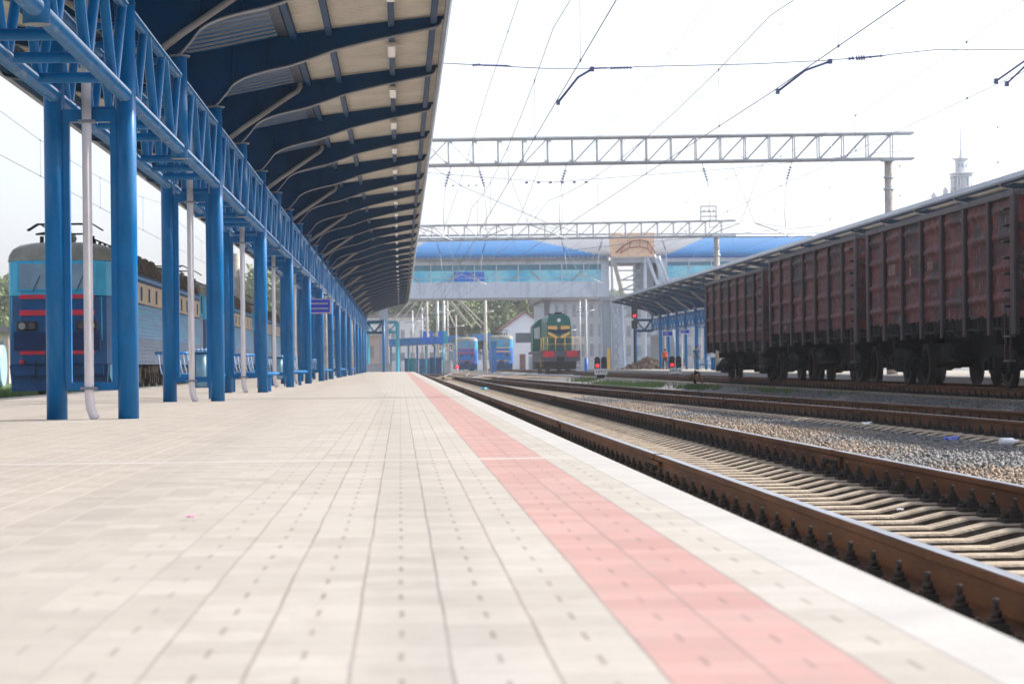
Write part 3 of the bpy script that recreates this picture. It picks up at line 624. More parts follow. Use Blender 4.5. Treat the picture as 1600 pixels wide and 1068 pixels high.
# ------------------------------------------------------------------ freight wagons
def wagon():
    T = thing("freight_wagon", (0, 0, 0), "w", "freight wagon", "brown open freight wagons in a row")
    LW, WW, ZB, ZT = 13.0, 3.13, 1.34, 3.68
    # body : inner panels with pressed bulges, each a smooth sheet between posts
    def panel_profile(outx, sg):
        zs = np.linspace(ZB, ZT - .1, 45); pr = []
        for z in zs:
            d = .0
            for zc in (1.72, 2.28, 2.86, 3.36): d += .075 * math.exp(-((z - zc) / .055) ** 2)
            pr.append((outx + sg * (.01 + d), z))
        return pr
    nb = 7; bw = LW / nb
    body = mb("wagon_panel")
    for sg, ox in ((-1, 0.10), (1, WW - .10)):
        pr = panel_profile(ox, sg)
        ny = nb * 6
        o = len(body.v)
        for j in range(ny + 1):
            y = LW * j / ny; fr = (j % 6) / 6.0; fl = math.sin(math.pi * fr)
            for x, z in pr: body.v.append((ox + (x - ox) * (.15 + .85 * min(1, fl * 2.2)) + random.gauss(0, .006), y, z))
        n_ = len(pr)
        for j in range(ny):
            for i in range(n_ - 1):
                a = o + j * n_ + i; q = [a, a + 1, a + n_ + 1, a + n_]; body.f.append(q if sg < 0 else q[::-1]); body.m.append(0); body.sm.append(True)
    body.use("dark_steel").box(.14, WW - .14, .06, LW - .06, ZB, ZB + .06).box(.13, .16, .05, LW - .05, ZB, ZT - .12).box(WW - .16, WW - .13, .05, LW - .05, ZB, ZT - .12)
    bo = body.build("body", T)
    for ya, yb, yr in ((0, .05, -.08), (LW - .05, LW, LW)):
        e = mb("wagon_panel"); e.box(.1, WW - .1, ya, yb, ZB, ZT - .1).use("post_red")
        for zc in (1.75, 2.35, 2.95): e.box(.1, WW - .1, yr, yr + .08, zc, zc + .12)
        e.build("end_wall", T)
    t_ = mb("post_grey")
    for x0 in (0.0, WW - .12): t_.box(x0, x0 + .12, -.02, LW + .02, ZT - .115, ZT)
    for y0 in (-.06, LW - .06): t_.box(.12, WW - .12, y0, y0 + .12, ZT - .112, ZT - .003)
    t_.build("top_rail", T, .012)
    def post(x, y, w, sg):
        p = mb("post_red"); x0, x1 = (x, x + .10) if sg < 0 else (x - .10, x)
        p.box(x0, x1, y - w / 2, y + w / 2, 1.02, ZT - .115)
        p.use("post_grey").box(x0 - .004, x0 + .03, y - w / 2 - .006, y - w / 2 + .012, 1.04, ZT - .12)  # pale strip paints skylight along the post's edge
        p.build("side_post", T)
    for k in range(nb + 1):
        w = .14 if 0 < k < nb else .26
        y = k * bw if 0 < k < nb else (w / 2 if k == 0 else LW - w / 2)
        post(.0, y, w, -1); post(WW, y, w, 1)
    # bottom discharge hatch gear
    hg = mb("dark_steel")
    for x0 in (.03, WW - .13):
        for k in range(nb):
            y = k * bw + .12
            while y < (k + 1) * bw - .15:
                h = random.uniform(.12, .26); hg.box(x0 + random.uniform(0, .04), x0 + .1, y, y + random.uniform(.05, .13), 1.30 - h, 1.36 + random.uniform(-.02, .06)); y += random.uniform(.12, .24)
            hg.tube([(x0 + .03, k * bw + .2, 1.12), (x0 + .03, (k + 1) * bw - .2, 1.16)], .03, 6)
    hg.box(.10, WW - .10, .05, LW - .05, 1.15, 1.28); hg.build("hatch_gear", T)
    u = mb("dark_steel"); u.box(1.35, 1.78, -.1, LW + .1, .72, 1.15).box(.2, WW - .2, 2.0, 2.25, .85, 1.15).box(.2, WW - .2, LW - 2.25, LW - 2.0, .85, 1.15)
    u.prism([(1.5, .95), (LW - 1.5, .95), (LW - 3.4, .52), (3.4, .52)], 'x', .75, .95).prism([(1.5, .95), (LW - 1.5, .95), (LW - 3.4, .52), (3.4, .52)], 'x', WW - .95, WW - .75)
    u.tube([(.5, 5.6, .75), (.5, 6.9, .75)], .2, 12); u.box(2.3, 2.8, 5.2, 6.6, .55, .95); u.build("underframe", T)
    for y in (-.1, LW + .1):
        sg = -1 if y < 0 else 1
        q = mb("dark_steel"); q.box(1.42, 1.71, min(y, y + sg * .42), max(y, y + sg * .42), .88, 1.1).box(1.35, 1.78, min(y + sg * .28, y + sg * .42), max(y + sg * .28, y + sg * .42), .82, 1.2); q.build("coupler", T)
    # bogies
    for yc in (2.15, LW - 2.15):
        bg_ = mb("dark_steel")
        for x in (.42, WW - .42):
            bg_.prism([(yc - 1.25, .60), (yc - .95, .38), (yc - .4, .30), (yc + .4, .30), (yc + .95, .38), (yc + 1.25, .60), (yc + .95, .72), (yc + .35, .84), (yc - .35, .84), (yc - .95, .72)], 'x', x - .07, x + .07)
            for dy in (-.925, .925): bg_.box(x - .12, x + .12, yc + dy - .17, yc + dy + .17, .36, .66).tube([(x - .2 if x < 1 else x + .2, yc + dy, .475), (x, yc + dy, .475)], .12, 12)
            for dy in (-.18, 0, .18):
                for q in range(6): bg_.tube([(x - .09 if x < 1 else x + .09, yc + dy, .32 + q * .055), (x - .09 if x < 1 else x + .09, yc + dy, .35 + q * .055)], .085, 8)
        bg_.box(.4, WW - .4, yc - .2, yc + .2, .6, .85)
        bo_ = bg_.build("bogie", T)
        for dy in (-.925, .925):
            w = mb("wheel_steel"); w.tube([(.7, yc + dy, .475), (WW - .7, yc + dy, .475)], .08, 10)
            for x, sg in ((WW / 2 - .80, 1), (WW / 2 + .80, -1)):
                w.tube([(x - .065 * sg, yc + dy, .475), (x + .04 * sg, yc + dy, .475), (x + .065 * sg, yc + dy, .475)], [.475, .475, .505], 28)
                w.use("dark_steel").tube([(x - .075 * sg, yc + dy, .475), (x - .064 * sg, yc + dy, .475)], [.16, .36], 20); w.use("wheel_steel")
            w.build("wheelset", bo_)
    # ladder & grab irons at both ends of the left side
    l = mb("black")
    for z in (1.55, 1.85, 2.15, 2.45, 2.75, 3.05, 3.35):
        l.tube([(.02, .34, z), (-.05, .36, z + .0), (-.05, .66, z), (.02, .68, z)], .014, 6); l.box(-.02, .1, .58, .70, z - .02, z + .025)
    l.build("ladder", T)
    st = mb("post_red"); st.box(.0, .04, .30, .34, .55, 1.4).box(.0, .04, .66, .70, .55, 1.4).use("post_grey").box(-.02, .1, .28, .72, .52, .56).box(-.02, .1, .28, .72, .98, 1.01); st.build("step", T)
    return T
def text_obj(s, size, mt, name, parent, loc, rot, depth=.004):
    cu = bpy.data.curves.new(name, 'FONT'); cu.body = s; cu.size = size; cu.extrude = depth; cu.align_x = 'CENTER'; cu.align_y = 'CENTER'
    tmp = bpy.data.objects.new(name, cu); COL.objects.link(tmp); dg = bpy.context.evaluated_depsgraph_get(); dg.update()
    me = bpy.data.meshes.new_from_object(tmp.evaluated_get(dg)); COL.objects.unlink(tmp); bpy.data.objects.remove(tmp)
    me.materials.clear(); me.materials.append(M[mt]); o = bpy.data.objects.new(name, me); COL.objects.link(o); o.parent = parent; o.location = loc; o.rotation_euler = rot
    return o
WG = wagon(); PW = 14.45
wl = {0: "nearest freight wagon, cut off by the right edge of the photo", 1: "freight wagon with faded white numbers on its second panel, second from the right edge", 2: "middle freight wagon with orange rust patches on its panels", 3: "farthest and greyest freight wagon, open sky left of its end"}
for k in range(4):
    o = WG if k == 0 else dup(WG)
    o.location = (11.23, 43.3 - 14.9 + 15.35 * k, -.012 - (.10 if k == 3 else 0)); o["label"] = wl[k]; o.scale = (1, 1.08, 1.0 if k < 3 else .975)
    if k == 1:
        text_obj("6108", .34, "white_faded", "wagon_number", o, (-.006 + .02, 13 * 5.5 / 7, 2.62), (R(90), 0, R(-90)))
        text_obj("8", .30, "white_faded", "wagon_number", o, (.012, 13 * 4.5 / 7, 2.50), (R(90), 0, R(-90)))
        text_obj("8101", .26, "white_faded", "wagon_number", o, (.012, 13 * 3.5 / 7, 2.55), (R(90), 0, R(-90)))
    if k == 2:
        text_obj("52", .34, "white_faded", "wagon_number", o, (.012, 13 * 5.5 / 7, 2.95), (R(90), 0, R(-90)))
        text_obj("16", .22, "white_faded", "wagon_number", o, (.012, 13 * 5.5 / 7, 1.55), (R(90), 0, R(-90)))

# ------------------------------------------------------------------ blue electric locomotives
def outline(h, hw, L, nose=.9, fl=1.0):
    return [(-hw, L), (-hw, nose), (-hw + .12, .38), (-fl, .05), (0, 0), (fl, .05), (hw - .12, .38), (hw, nose), (hw, L)]
def loco(stripe="loco_red", low="loco_navy", label="", body="loco_blue", group="blue electric locomotives"):
    T = thing("electric_locomotive", (0, 0, 0), label, "locomotive", group)
    L = 16.8; hw = 1.5
    def band(mt, z0, z1, s0=0, s1=0, name=None, fs=0.0):
        o = MB().use(mt); p0 = [(x * (1 - s0 / hw), y + (fs if y < 1 else 0)) for x, y in outline(0, hw, L)]; p1 = [(x * (1 - s1 / hw), y + (s1 * 1.2 if y < 1 else 0)) for x, y in outline(0, hw, L)]
        n_ = len(p0); o.add([(x, y, z0) for x, y in p0] + [(x, y, z1) for x, y in p1], [(i, (i + 1) % n_, n_ + (i + 1) % n_, n_ + i) for i in range(n_)] + [tuple(range(n_))[::-1], tuple(range(n_, 2 * n_))], True if False else None)
        return o
    bd = band(body, .90, 2.88); bd.build("lower_body", T, .03)
    cab = MB().use("loco_cyan"); pts = [p for p in outline(0, hw - .004, 2.6)]; cab.prism(pts, 'z', 2.885, 3.90); cab.build("cab", T, .02)
    # side bands behind cab
    for z0, z1, mt in ((.90, 1.74, "loco_greyblue"), (1.74, 2.83, "loco_stripe"), (2.83, 3.52, "loco_beige"), (3.52, 3.62, "loco_navy"), (3.62, 3.72, "loco_stripe"), (3.72, 3.80, "loco_navy")):
        s = mb(mt); s.box(-hw - .012, -hw + .1, 2.6, L - .1, z0 + .001, z1).box(hw - .1, hw + .012, 2.6, L - .1, z0 + .001, z1)
        if z1 > 3: s.box(-hw + .1, hw - .1, 2.61, L - .11, max(z0, 2.9) + .001, z1 - .001)
        s.build("side_panel", T)
    gb = mb("loco_greyblue"); 
    for sg in (-1, 1): gb.box(*sorted((sg * (hw - .1), sg * (hw + .008))), .95, 2.6, .92, 2.87)
    gb.build("cab_side", T)
    rb = mb("loco_greyblue")
    for sg in (-1, 1):
        for z in np.arange(1.0, 2.8, .12): rb.tube([(sg * (hw + .012), 2.6, z), (sg * (hw + .012), L - .1, z)], .012, 4)
    rb.use("loco_navy"); 
    for sg in (-1, 1): rb.tube([(sg * (hw + .014), 2.6, 2.83), (sg * (hw + .014), L - .1, 2.83)], .03, 6)
    rb.build("ribbing", T)
    br = MB().use("roof_brow"); p0 = outline(0, hw + .02, 2.9)
    lv = [(3.90, 1.0, 0.0), (4.08, .985, .05), (4.25, .93, .16), (4.38, .80, .36), (4.44, .62, .60)]; n_ = len(p0); o0 = 0
    for z, k, dy in lv: br.v += [(x * k, y + (dy if y < 1.5 else 0), z) for x, y in p0]
    for j in range(len(lv) - 1):
        for i in range(n_): a = j * n_; k2 = (i + 1) % n_; br.f.append([a + i, a + k2, a + n_ + k2, a + n_ + i]); br.m.append(0); br.sm.append(True)
    br.f.append(list(range((len(lv) - 1) * n_, len(lv) * n_))); br.m.append(0); br.sm.append(False); br.build("cab_roof", T)
    rf = mb("loco_roof"); rf.prism([(-hw, 3.80), (hw, 3.80), (hw - .32, 4.32), (hw - .5, 4.38), (-hw + .5, 4.38), (-hw + .32, 4.32)], 'y', 2.9, L - .1)
    ro = rf.build("roof", T)
    lw = mb("loco_roof"); y = 3.6
    while y < L - 1.5:
        for sg in (-1, 1):
            for k in range(6):
                yy = y + k * .22
                lw.bar((sg * (hw + .02), yy, 3.84), (sg * (hw - .28), yy, 4.46), .07)
            lw.prism([(sg * (hw - .02), 3.82), (sg * (hw - .28), 4.44), (sg * .5, 4.5), (sg * .5, 4.3)][::-sg], 'y', y - .05, y + 1.2)
        y += 2.1
    lw.build("louvre", ro)
    ins = mb("dark_steel")
    for y in np.arange(3.5, L - 1, 1.3):
        ins.tube([(.5, y, 4.38), (.5, y, 4.72)], [.09, .04], 8); ins.tube([(-.4, y + .5, 4.38), (-.4, y + .5, 4.66)], [.08, .05], 8)
    ins.tube([(.5, 3.2, 4.74), (.5, L - .6, 4.74)], .025, 6); ins.box(-.35, .35, L * .5, L * .5 + 1.6, 4.38, 4.62); ins.build("insulator", ro)
    # pantograph, folded
    pg = mb("dark_steel"); yp = 2.2
    for sx in (-.75, .75):
        pg.tube([(sx, yp - .9, 4.72), (sx * .8, yp + 1.2, 4.92)], .03, 6).tube([(sx * .8, yp + 1.2, 4.92), (sx * .9, yp - .3, 5.02)], .022, 6).tube([(sx, yp + .2, 4.45), (sx, yp + .2, 4.72)], .06, 8)
    for dy in (-.4, -.1): pg.tube([(-1.1, yp + dy, 4.86), (-.8, yp + dy, 5.05), (.8, yp + dy, 5.05), (1.1, yp + dy, 4.86)], .025, 6)
    pg.tube([(-.75, yp - .9, 4.72), (.75, yp - .9, 4.72)], .03, 6); pg.use("roof_brow").ball((.0, yp - .2, 4.62), .28, 10, 6, (1.2, 1, .8)); pg.build("pantograph", T)
    # windscreens
    for sx in (-.62, .62):
        f = mb("loco_cyan"); f.box(sx - .50, sx + .50, -.005, .06, 3.02, 3.86); fo_ = f.build("windscreen_frame", T, .01); fo_.rotation_euler = (0, 0, 0)
        mb("glass_cab").box(sx - .45, sx + .45, -.012, .04, 3.08, 3.80).build("pane", fo_)
        w = mb("black"); w.tube([(sx - .05, -.03, 3.0), (sx + .15, -.03, 3.45)], .012, 5); w.build("wiper", fo_)
    for sg in (-1, 1):
        s = mb("black"); s.box(*sorted((sg * (hw - .1), sg * (hw + .01))), 1.25, 1.75, 3.05, 3.78); so_ = s.build("cab_window", T)
        mb("glass_dark").box(*sorted((sg * (hw - .1), sg * (hw + .016))), 1.31, 1.69, 3.1, 3.73).build("pane", so_)
        for y in np.arange(3.6, L - 1.2, 2.4):
            mb("glass_dark").box(*sorted((sg * (hw - .1), sg * (hw + .02))), y, y + .50, 2.95, 3.40).build("side_window", T)
    for z, h in ((2.80, .07), (2.32, .09), (1.20, .06)):
        r_b = mb(stripe); r_b.box(-1.06, 1.06, -.015, .3, z, z + h * 1.7); r_b.build("stripe", T)
    mb(low).box(-1.22, 1.22, -.008, .3, 1.32, 1.85).build("lower_front", T)
    for sx in (-.85, .85):
        h = mb("black"); h.box(sx - .30, sx + .30, -.03, .1, 1.88, 2.16); ho_ = h.build("headlight", T, .04)
        for d in (-.14, .14): mb("gutter" if d * sx > 0 else "post_grey").tube([(sx + d, -.035, 2.02), (sx + d, -.045, 2.02)], .10, 14).build("lens", ho_)
    sk = mb("loco_blue"); sk.prism([(-1.35, .15), (1.35, .15), (1.42, .9), (-1.42, .9)], 'y', .35, .6).box(-1.3, 1.3, .1, .4, .60, .9); sk.build("skirt", T)
    c_ = mb("black"); c_.box(-.18, .18, -.45, .3, .92, 1.18).box(-.27, .27, -.5, -.3, .85, 1.28).tube([(.3, -.1, 1.0), (.36, -.25, .6), (.3, -.2, .4)], .03, 6).tube([(-.6, 0, 1.0), (-.62, -.15, .55)], .03, 6)
    for sx in (-.95, .95): c_.tube([(sx, -.1, 1.0), (sx, .1, 1.0)], .05, 8)
    c_.build("coupler", T); mb("loco_red").ball((-1.0, -.1, .98), .07).build("tail_lamp", T)
    hr = mb("loco_cyan")
    for sx in (-1.28, 1.28): hr.tube([(sx, .05, 1.6), (sx, .02, 2.85)], .018, 6)
    hr.build("handrail", T)
    un = mb("under_rust")
    for yc in (3.6, L - 3.4):
        for sg in (-1, 1):
            un.box(*sorted((sg * 1.1, sg * 1.3)), yc - 1.9, yc + 1.9, .42, .78)
            for dy in (-1.4, -.7, 0, .7, 1.4): un.tube([(sg * 1.32, yc + dy, .3), (sg * 1.32, yc + dy, .85)], .10, 8).box(*sorted((sg * 1.2, sg * 1.42)), yc + dy - .08, yc + dy + .12, .25, .62)
    un.box(-1.2, 1.2, 6.3, 10.2, .25, .9).box(-1.35, -1.2, 6.6, 9.8, .3, .8).box(1.2, 1.35, 6.6, 9.8, .3, .8); un.build("bogie", T)
    for yc in (3.6, L - 3.4):
        for dy in (-1.4, 1.4):
            w = mb("wheel_steel"); 
            for x in (-.78, .78): w.tube([(x - .06, yc + dy, .6), (x + .06, yc + dy, .6)], .6, 24)
            w.build("wheelset", T)
    pl = mb("loco_cyan"); pl.prism([(.9, .55), (1.9, .2), (2.2, .9), (.9, .9)], 'x', 1.32, 1.40).prism([(.9, .55), (1.9, .2), (2.2, .9), (.9, .9)], 'x', -1.40, -1.32); pl.build("cab_step", T)
    return T
lab = ["blue locomotive with red front stripes, nearest on the left track", "rear half of the front locomotive, its cab facing away, behind the second column pair",
       "front half of the second blue locomotive on the left track, pantograph folded", "rear half of the second blue locomotive on the left track",
       "front half of the third blue locomotive on the left track", "last blue locomotive section on the left track, seen between far columns"]
LO = loco(label=lab[0]); LO.location = (-9.84, 70, -.212)
yq = 70.0
for k in range(1, 6):
    if k % 2: dup(LO, (-9.84, yq + 34.0, -.212), lab[k], R(180)); yq += 35.6
    else: dup(LO, (-9.84, yq, -.212), lab[k])
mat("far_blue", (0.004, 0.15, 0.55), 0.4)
LF = loco(label="distant blue locomotive with red stripes standing by the blue sheds", body="far_blue", low="shed_blue"); LF.location = (8.75, 318, -.212)
LY = loco(body="far_blue", low="shed_blue", stripe="loco_yellow", label="distant blue locomotive with orange stripes in front of the white gabled house"); LY.location = (12.55, 300, -.212); LY.rotation_euler = (0, 0, R(-2))

# ------------------------------------------------------------------ green diesel shunter
T = thing("diesel_locomotive", (11.95, 180, -.2), "green and yellow diesel shunting locomotive with red corner plates on the crossing tracks", "locomotive")
h = mb("loco_green"); h.prism([(-.88, 1.75), (.88, 1.75), (.90, 3.9), (.80, 4.30), (.5, 4.48), (-.5, 4.48), (-.80, 4.30), (-.90, 3.9)], 'y', 1.3, 9.5); ho = h.build("hood", T, .03)
g_ = mb("glass_dark")
for i in range(9): g_.box(-.6, .6, 1.27, 1.3, 1.95 + i * .1, 2.01 + i * .1)
g_.build("grille", ho)
for sg in (-1, 1):
    q = mb("loco_yellow"); q.prism([(sg * .82, 3.62), (sg * .82, 3.38), (sg * .14, 3.34), (sg * .14, 3.62)][::sg], 'y', 1.25, 1.32).prism([(sg * .82, 3.20), (sg * .82, 2.98), (sg * .14, 2.66), (sg * .14, 2.86)][::sg], 'y', 1.25, 1.32); q.build("chevron", ho)
mb("loco_navy").prism([(-.82, 3.34), (.82, 3.34), (.82, 3.26), (.0, 2.98), (-.82, 3.26)][::-1], 'y', 1.262, 1.31).build("emblem_band", ho)
mb("lamp_glass").tube([(0, 1.2, 4.05), (0, 1.3, 4.05)], .14, 14).build("headlight", ho); mb("dark_steel").box(-.25, .25, 1.6, 2.4, 4.48, 4.66).box(-.6, .6, 3.2, 5, 4.46, 4.58).build("exhaust", ho)
cb = mb("loco_green"); cb.prism([(-1.52, 1.75), (1.52, 1.75), (1.52, 3.75), (1.15, 4.15), (.6, 4.42), (-.6, 4.42), (-1.15, 4.15), (-1.52, 3.75)], 'y', 9.5, 12.8); co = cb.build("cab", T)
for sg in (-1, 1): mb("lamp_glass").prism([(sg * .97, 2.75), (sg * 1.42, 2.75), (sg * 1.42, 3.55), (sg * .97, 3.7)][::sg], 'y', 9.46, 9.52).build("window", co)
h2 = mb("loco_green"); h2.box(-.9, .9, 12.8, 16.5, 1.75, 3.6); h2.build("rear_hood", T, .05)
d = mb("loco_greygreen"); d.box(-1.5, 1.5, .1, 16.9, 1.55, 1.75).prism([(-1.45, .95), (1.45, .95), (1.5, 1.75), (-1.5, 1.75)], 'y', 0, .15).box(-1.2, 1.2, .3, 16.5, .9, 1.55); d.build("frame", T)
for sg in (-1, 1): mb("loco_red").box(*sorted((sg * .45, sg * 1.3)), -.03, .02, 1.28, 1.74).build("corner_plate", T)
k_ = mb("black"); k_.box(-.25, .25, -.5, .1, .85, 1.3).box(-1.2, 1.2, .1, .3, .5, .95).tube([(-1.1, -.1, .25), (1.1, -.1, .25)], .05, 6).use("under_rust")
for yc in (3.3, 13.6): k_.box(-1.25, 1.25, yc - 2, yc + 2, .35, .95)
k_.build("undercarriage", T)
for yc in (1.9, 3.3, 4.7, 12.2, 13.6, 15):
    w = mb("wheel_steel")
    for x in (-.78, .78): w.tube([(x - .06, yc, .5), (x + .06, yc, .5)], .5, 20)
    w.build("wheelset", T)
rl = mb("yellow_paint")
for x in (-1.42, -1.25, -.95, -.35, .35, .95, 1.42): rl.tube([(x, .1, 1.75), (x, .1, 2.75)], .022, 6)
rl.tube([(-1.25, .1, 2.75), (1.42, .1, 2.75)], .022, 6).tube([(-1.25, .1, 2.25), (1.42, .1, 2.25)], .018, 6).tube([(-1.48, .05, .6), (-1.42, .05, 2.75)], .022, 6); rl.build("handrail", T)
st = mb("wheel_steel"); 
for sg in (-1, 1):
    for z in (.45, .8, 1.15): st.box(*sorted((sg * 1.1, sg * 1.5)), .0, .3, z, z + .04)
st.build("step", T)

# ------------------------------------------------------------------ portal gantries over the tracks
def gantry(y, zb, hh, xl, xr, label, n_, xpost):
    T = thing("catenary_gantry", (0, y, 0), label, "gantry", "lattice gantries carrying the overhead wires")
    b_ = mb("galv"); w = .5
    for dz in (0, hh):
        for dy in (0, w): b_.bar((xl, dy, zb + dz), (xr + .9, dy, zb + dz), .085)
    bay = (xr - xl) / n_
    for i in range(n_ + 1):
        x = xl + i * bay
        for dy in (0, w): b_.bar((x, dy, zb), (x, dy, zb + hh), .05)
        b_.bar((x, 0, zb), (x, w, zb), .04); b_.bar((x, 0, zb + hh), (x, w, zb + hh), .04)
        if i < n_:
            rev = i > n_ * .45
            a, c = (x, x + bay) if rev else (x + bay, x)
            b_.bar((a, 0, zb), (c, 0, zb + hh), .035); b_.bar((a, w, zb), (c, w, zb + hh), .03)
            if i % 4 == 1: b_.bar((c, 0, zb), (a, 0, zb + hh), .03)
    b_.build("lattice_beam", T)
    for x in (xl + (.9 if xl > -10 else .3), xpost):
        p = mb("concrete"); p.tube([(x, w / 2, -.4), (x, w / 2, zb - .05)], [.24, .17] if x > 0 else [.13, .12], 16); p.use("galv").tube([(x, w / 2, zb - 1.3), (x, w / 2, zb - 1.22)], .24, 12).tube([(x, w / 2, zb - .8), (x, w / 2, zb - .74)], .23, 12).box(x - .25, x + .25, w / 2 - .3, w / 2 + .3, zb - .1, zb)
        p.build("post", T)
    return T
def zat(px, py, Yd): return at(px, py, Yd).z
g1 = gantry(100, zat(1050, 256, 100), 1.06, -4.0, 20.7, "lattice gantry nearest above the tracks, grey post rising behind the freight wagons", 24, 20.55)
g2 = gantry(155, zat(900, 374, 155), .95, -4.0, 20.9, "lattice gantry further back, in front of the blue bridge roof", 24, 20.55)
g0 = gantry(47, zat(1050, 256, 100) + .3, 1.06, -15.0, 20.7, "lattice gantry out of view above the camera's side of the station", 24, 20.55)
# rotate beams slightly as in the photo (they skew and climb to the right)
for g_, s_ in ((g1, .008), (g2, .009)):
    g_.rotation_euler = (0, -s_, 0)
# equipment cage on top of second gantry
T = thing("gantry_platform", at(1108, 346, 155), "small lattice cage standing on the rear gantry beam", "cage")
c_ = mb("galv")
for x in (-.5, .5):
    for y in (0, .5): c_.bar((x, y, 0), (x, y, 1.0), .04)
for z in (.35, .65, 1.0): c_.bar((-.5, 0, z), (.5, 0, z), .035); c_.bar((-.5, .5, z), (.5, .5, z), .035)
for x in (-.3, 0, .3): c_.tube([(x, 0, .65), (x, 0, .8)], .05, 6)
c_.build("lattice", T)

# ------------------------------------------------------------------ overhead wires
def cat(x, h, label, mess=1.5, ya=-8, yb=330, sup=(-8, 47, 100, 155, 215, 280, 330), xf=None, r=.0095):
    T = thing("overhead_line", (0, 0, 0), label, "overhead wire", "overhead wires above the tracks")
    xf = xf or (lambda y: x); zc = CAMH + h
    pts = []
    for a, b_ in zip(sup[:-1], sup[1:]):
        for k in range(8): y = a + (b_ - a) * k / 8; s = k / 8; pts.append((xf(y), y, zc + mess - 4 * .55 * s * (1 - s)))
    pts.append((xf(sup[-1]), sup[-1], zc + mess))
    mb("wire").tube([(xf(y), y, zc) for y in sup], r, 6).build("contact_wire", T)
    if mess:
        mb("wire").tube(pts, r * .9, 6).build("messenger_wire", T)
        d = mb("wire")
        for i, p in enumerate(pts[:-1]):
            if i % 2 == 1:
                d.tube([(p[0], p[1], zc), (p[0], p[1], p[2])], .005, 4); d.cbox((p[0], p[1], zc), (.03, .07, .045)).cbox((p[0], p[1], p[2]), (.03, .07, .045))
        d.build("dropper", T)
    return T
cat(3.05, 5.04, "contact wire above the track beside the platform, held by the left bent arm")
cat(7.3, 5.26, "contact wire above the second track, held by the middle bent arm", xf=lambda y: float(np.interp(y, [-8, 47, 100, 155, 330], [7.9, 7.3, 6.2, 5.2, 3.2])))
cat(12.75, 5.85, "contact wire above the freight wagons, held by the arms at the right edge", r=.007)
cat(16.75, 5.5, "contact wire above the track along the opposite platform", r=.005)
cat(-9.8, 5.3, "contact wire above the blue locomotives left of the platform")
for i, (x, h_) in enumerate(((1.75, 5.3), (6.75, 7.8), (6.95, 7.9), (9.6, 8.5), (12.4, 8.4), (18.5, 8.1))):
    T = thing("feeder_wire", (0, 0, 0), "thin feeder wire %s" % ["close beside the canopy edge", "left one of the close pair high up in the middle", "right one of the close pair high up in the middle", "between the close pair and the middle bent arm", "crossing the top of the photo right of the middle arm", "passing low behind the white tower"][i], "wire", "thin feeder wires")
    yy = [-8, 47, 100, 155, 215, 280, 330]; pts = []
    for a, b_ in zip(yy[:-1], yy[1:]):
        for k in range(6): s = k / 6; pts.append((x, a + (b_ - a) * s, CAMH + h_ - .5 * s * (1 - s)))
    mb("wire").tube(pts, .0055, 5).build("strand", T)
    c_ = mb("wire")
    for y in (38, 60, 76, 92, 120): c_.cbox((x, y, float(np.interp(y, [q[1] for q in pts], [q[2] for q in pts]))), (.018, .05, .03))
    c_.build("clamp", T)
# cross span wire with arms at y = 47
T = thing("cross_span_wire", (0, 0, 0), "thin blue cross wire with insulators running right across the sky", "wire")
pts = [at(px, py, 47) for px, py in ((560, 94), (695, 99), (850, 107), (925, 107), (1010, 104), (1180, 100), (1300, 94), (1385, 86), (1460, 78), (1600, 78), (1900, 76), (2250, 74))]
pts[0].x = -3.0
mb("wire").tube(pts, .0095, 6).build("strand", T)
i_ = mb("insulator")
def beads(pa, pb, n_, r):
    a, b_ = at(*pa, 47), at(*pb, 47)
    i_.tube([a, b_], .018, 6)
    for k in range(n_): p = a.lerp(b_, (k + .5) / n_); d_ = (b_ - a).normalized() * .012; i_.tube([p - d_, p + d_], r, 8)
beads((738, 102), (752, 101), 3, .03); beads((752, 102), (800, 103), 3, .022); beads((925, 107), (953, 106), 2, .02); beads((953, 106.5), (988, 105.5), 7, .032); beads((1325, 92), (1335, 91), 2, .035); beads((1337, 91), (1352, 90), 4, .05); beads((1352, 90), (1385, 86.5), 2, .03)
i_.build("insulator", T)
for i, (pp, lb_) in enumerate(((((925, 108), (903, 121), (872, 160)), "blue bent registration arm, leftmost, pulling the wire near the canopy"), (((1297, 96), (1258, 110), (1215, 143)), "blue bent registration arm in the middle of the sky, above the wagons' far end"),
                               (((1640, 70), (1600, 96), (1556, 127)), "upper of two blue registration arms cut by the right photo edge"), (((1640, 80), (1600, 105), (1573, 131)), "lower of two blue registration arms cut by the right photo edge"))):
    o = mb("insulator").tube([at(*p, 47) for p in pp], .024 if i < 2 else .02, 8).cbox(at(*pp[0], 47), (.08, .08, .09)).cbox(at(*pp[2], 47), (.07, .1, .1)).build("registration_arm")
    tag(o, lb_, "registration arm", "registration arms of the overhead wires")
hx = [(g1, 100, 2.2, -1), (g1, 100, 3.3, 1), (g1, 100, 7.0, -1), (g1, 100, 12.6, 1), (g1, 100, 16.4, -1), (g2, 155, 2.4, 1), (g2, 155, 5.6, -1), (g2, 155, 10.4, 1), (g2, 155, 13.1, -1), (g2, 155, 16.9, 1)]
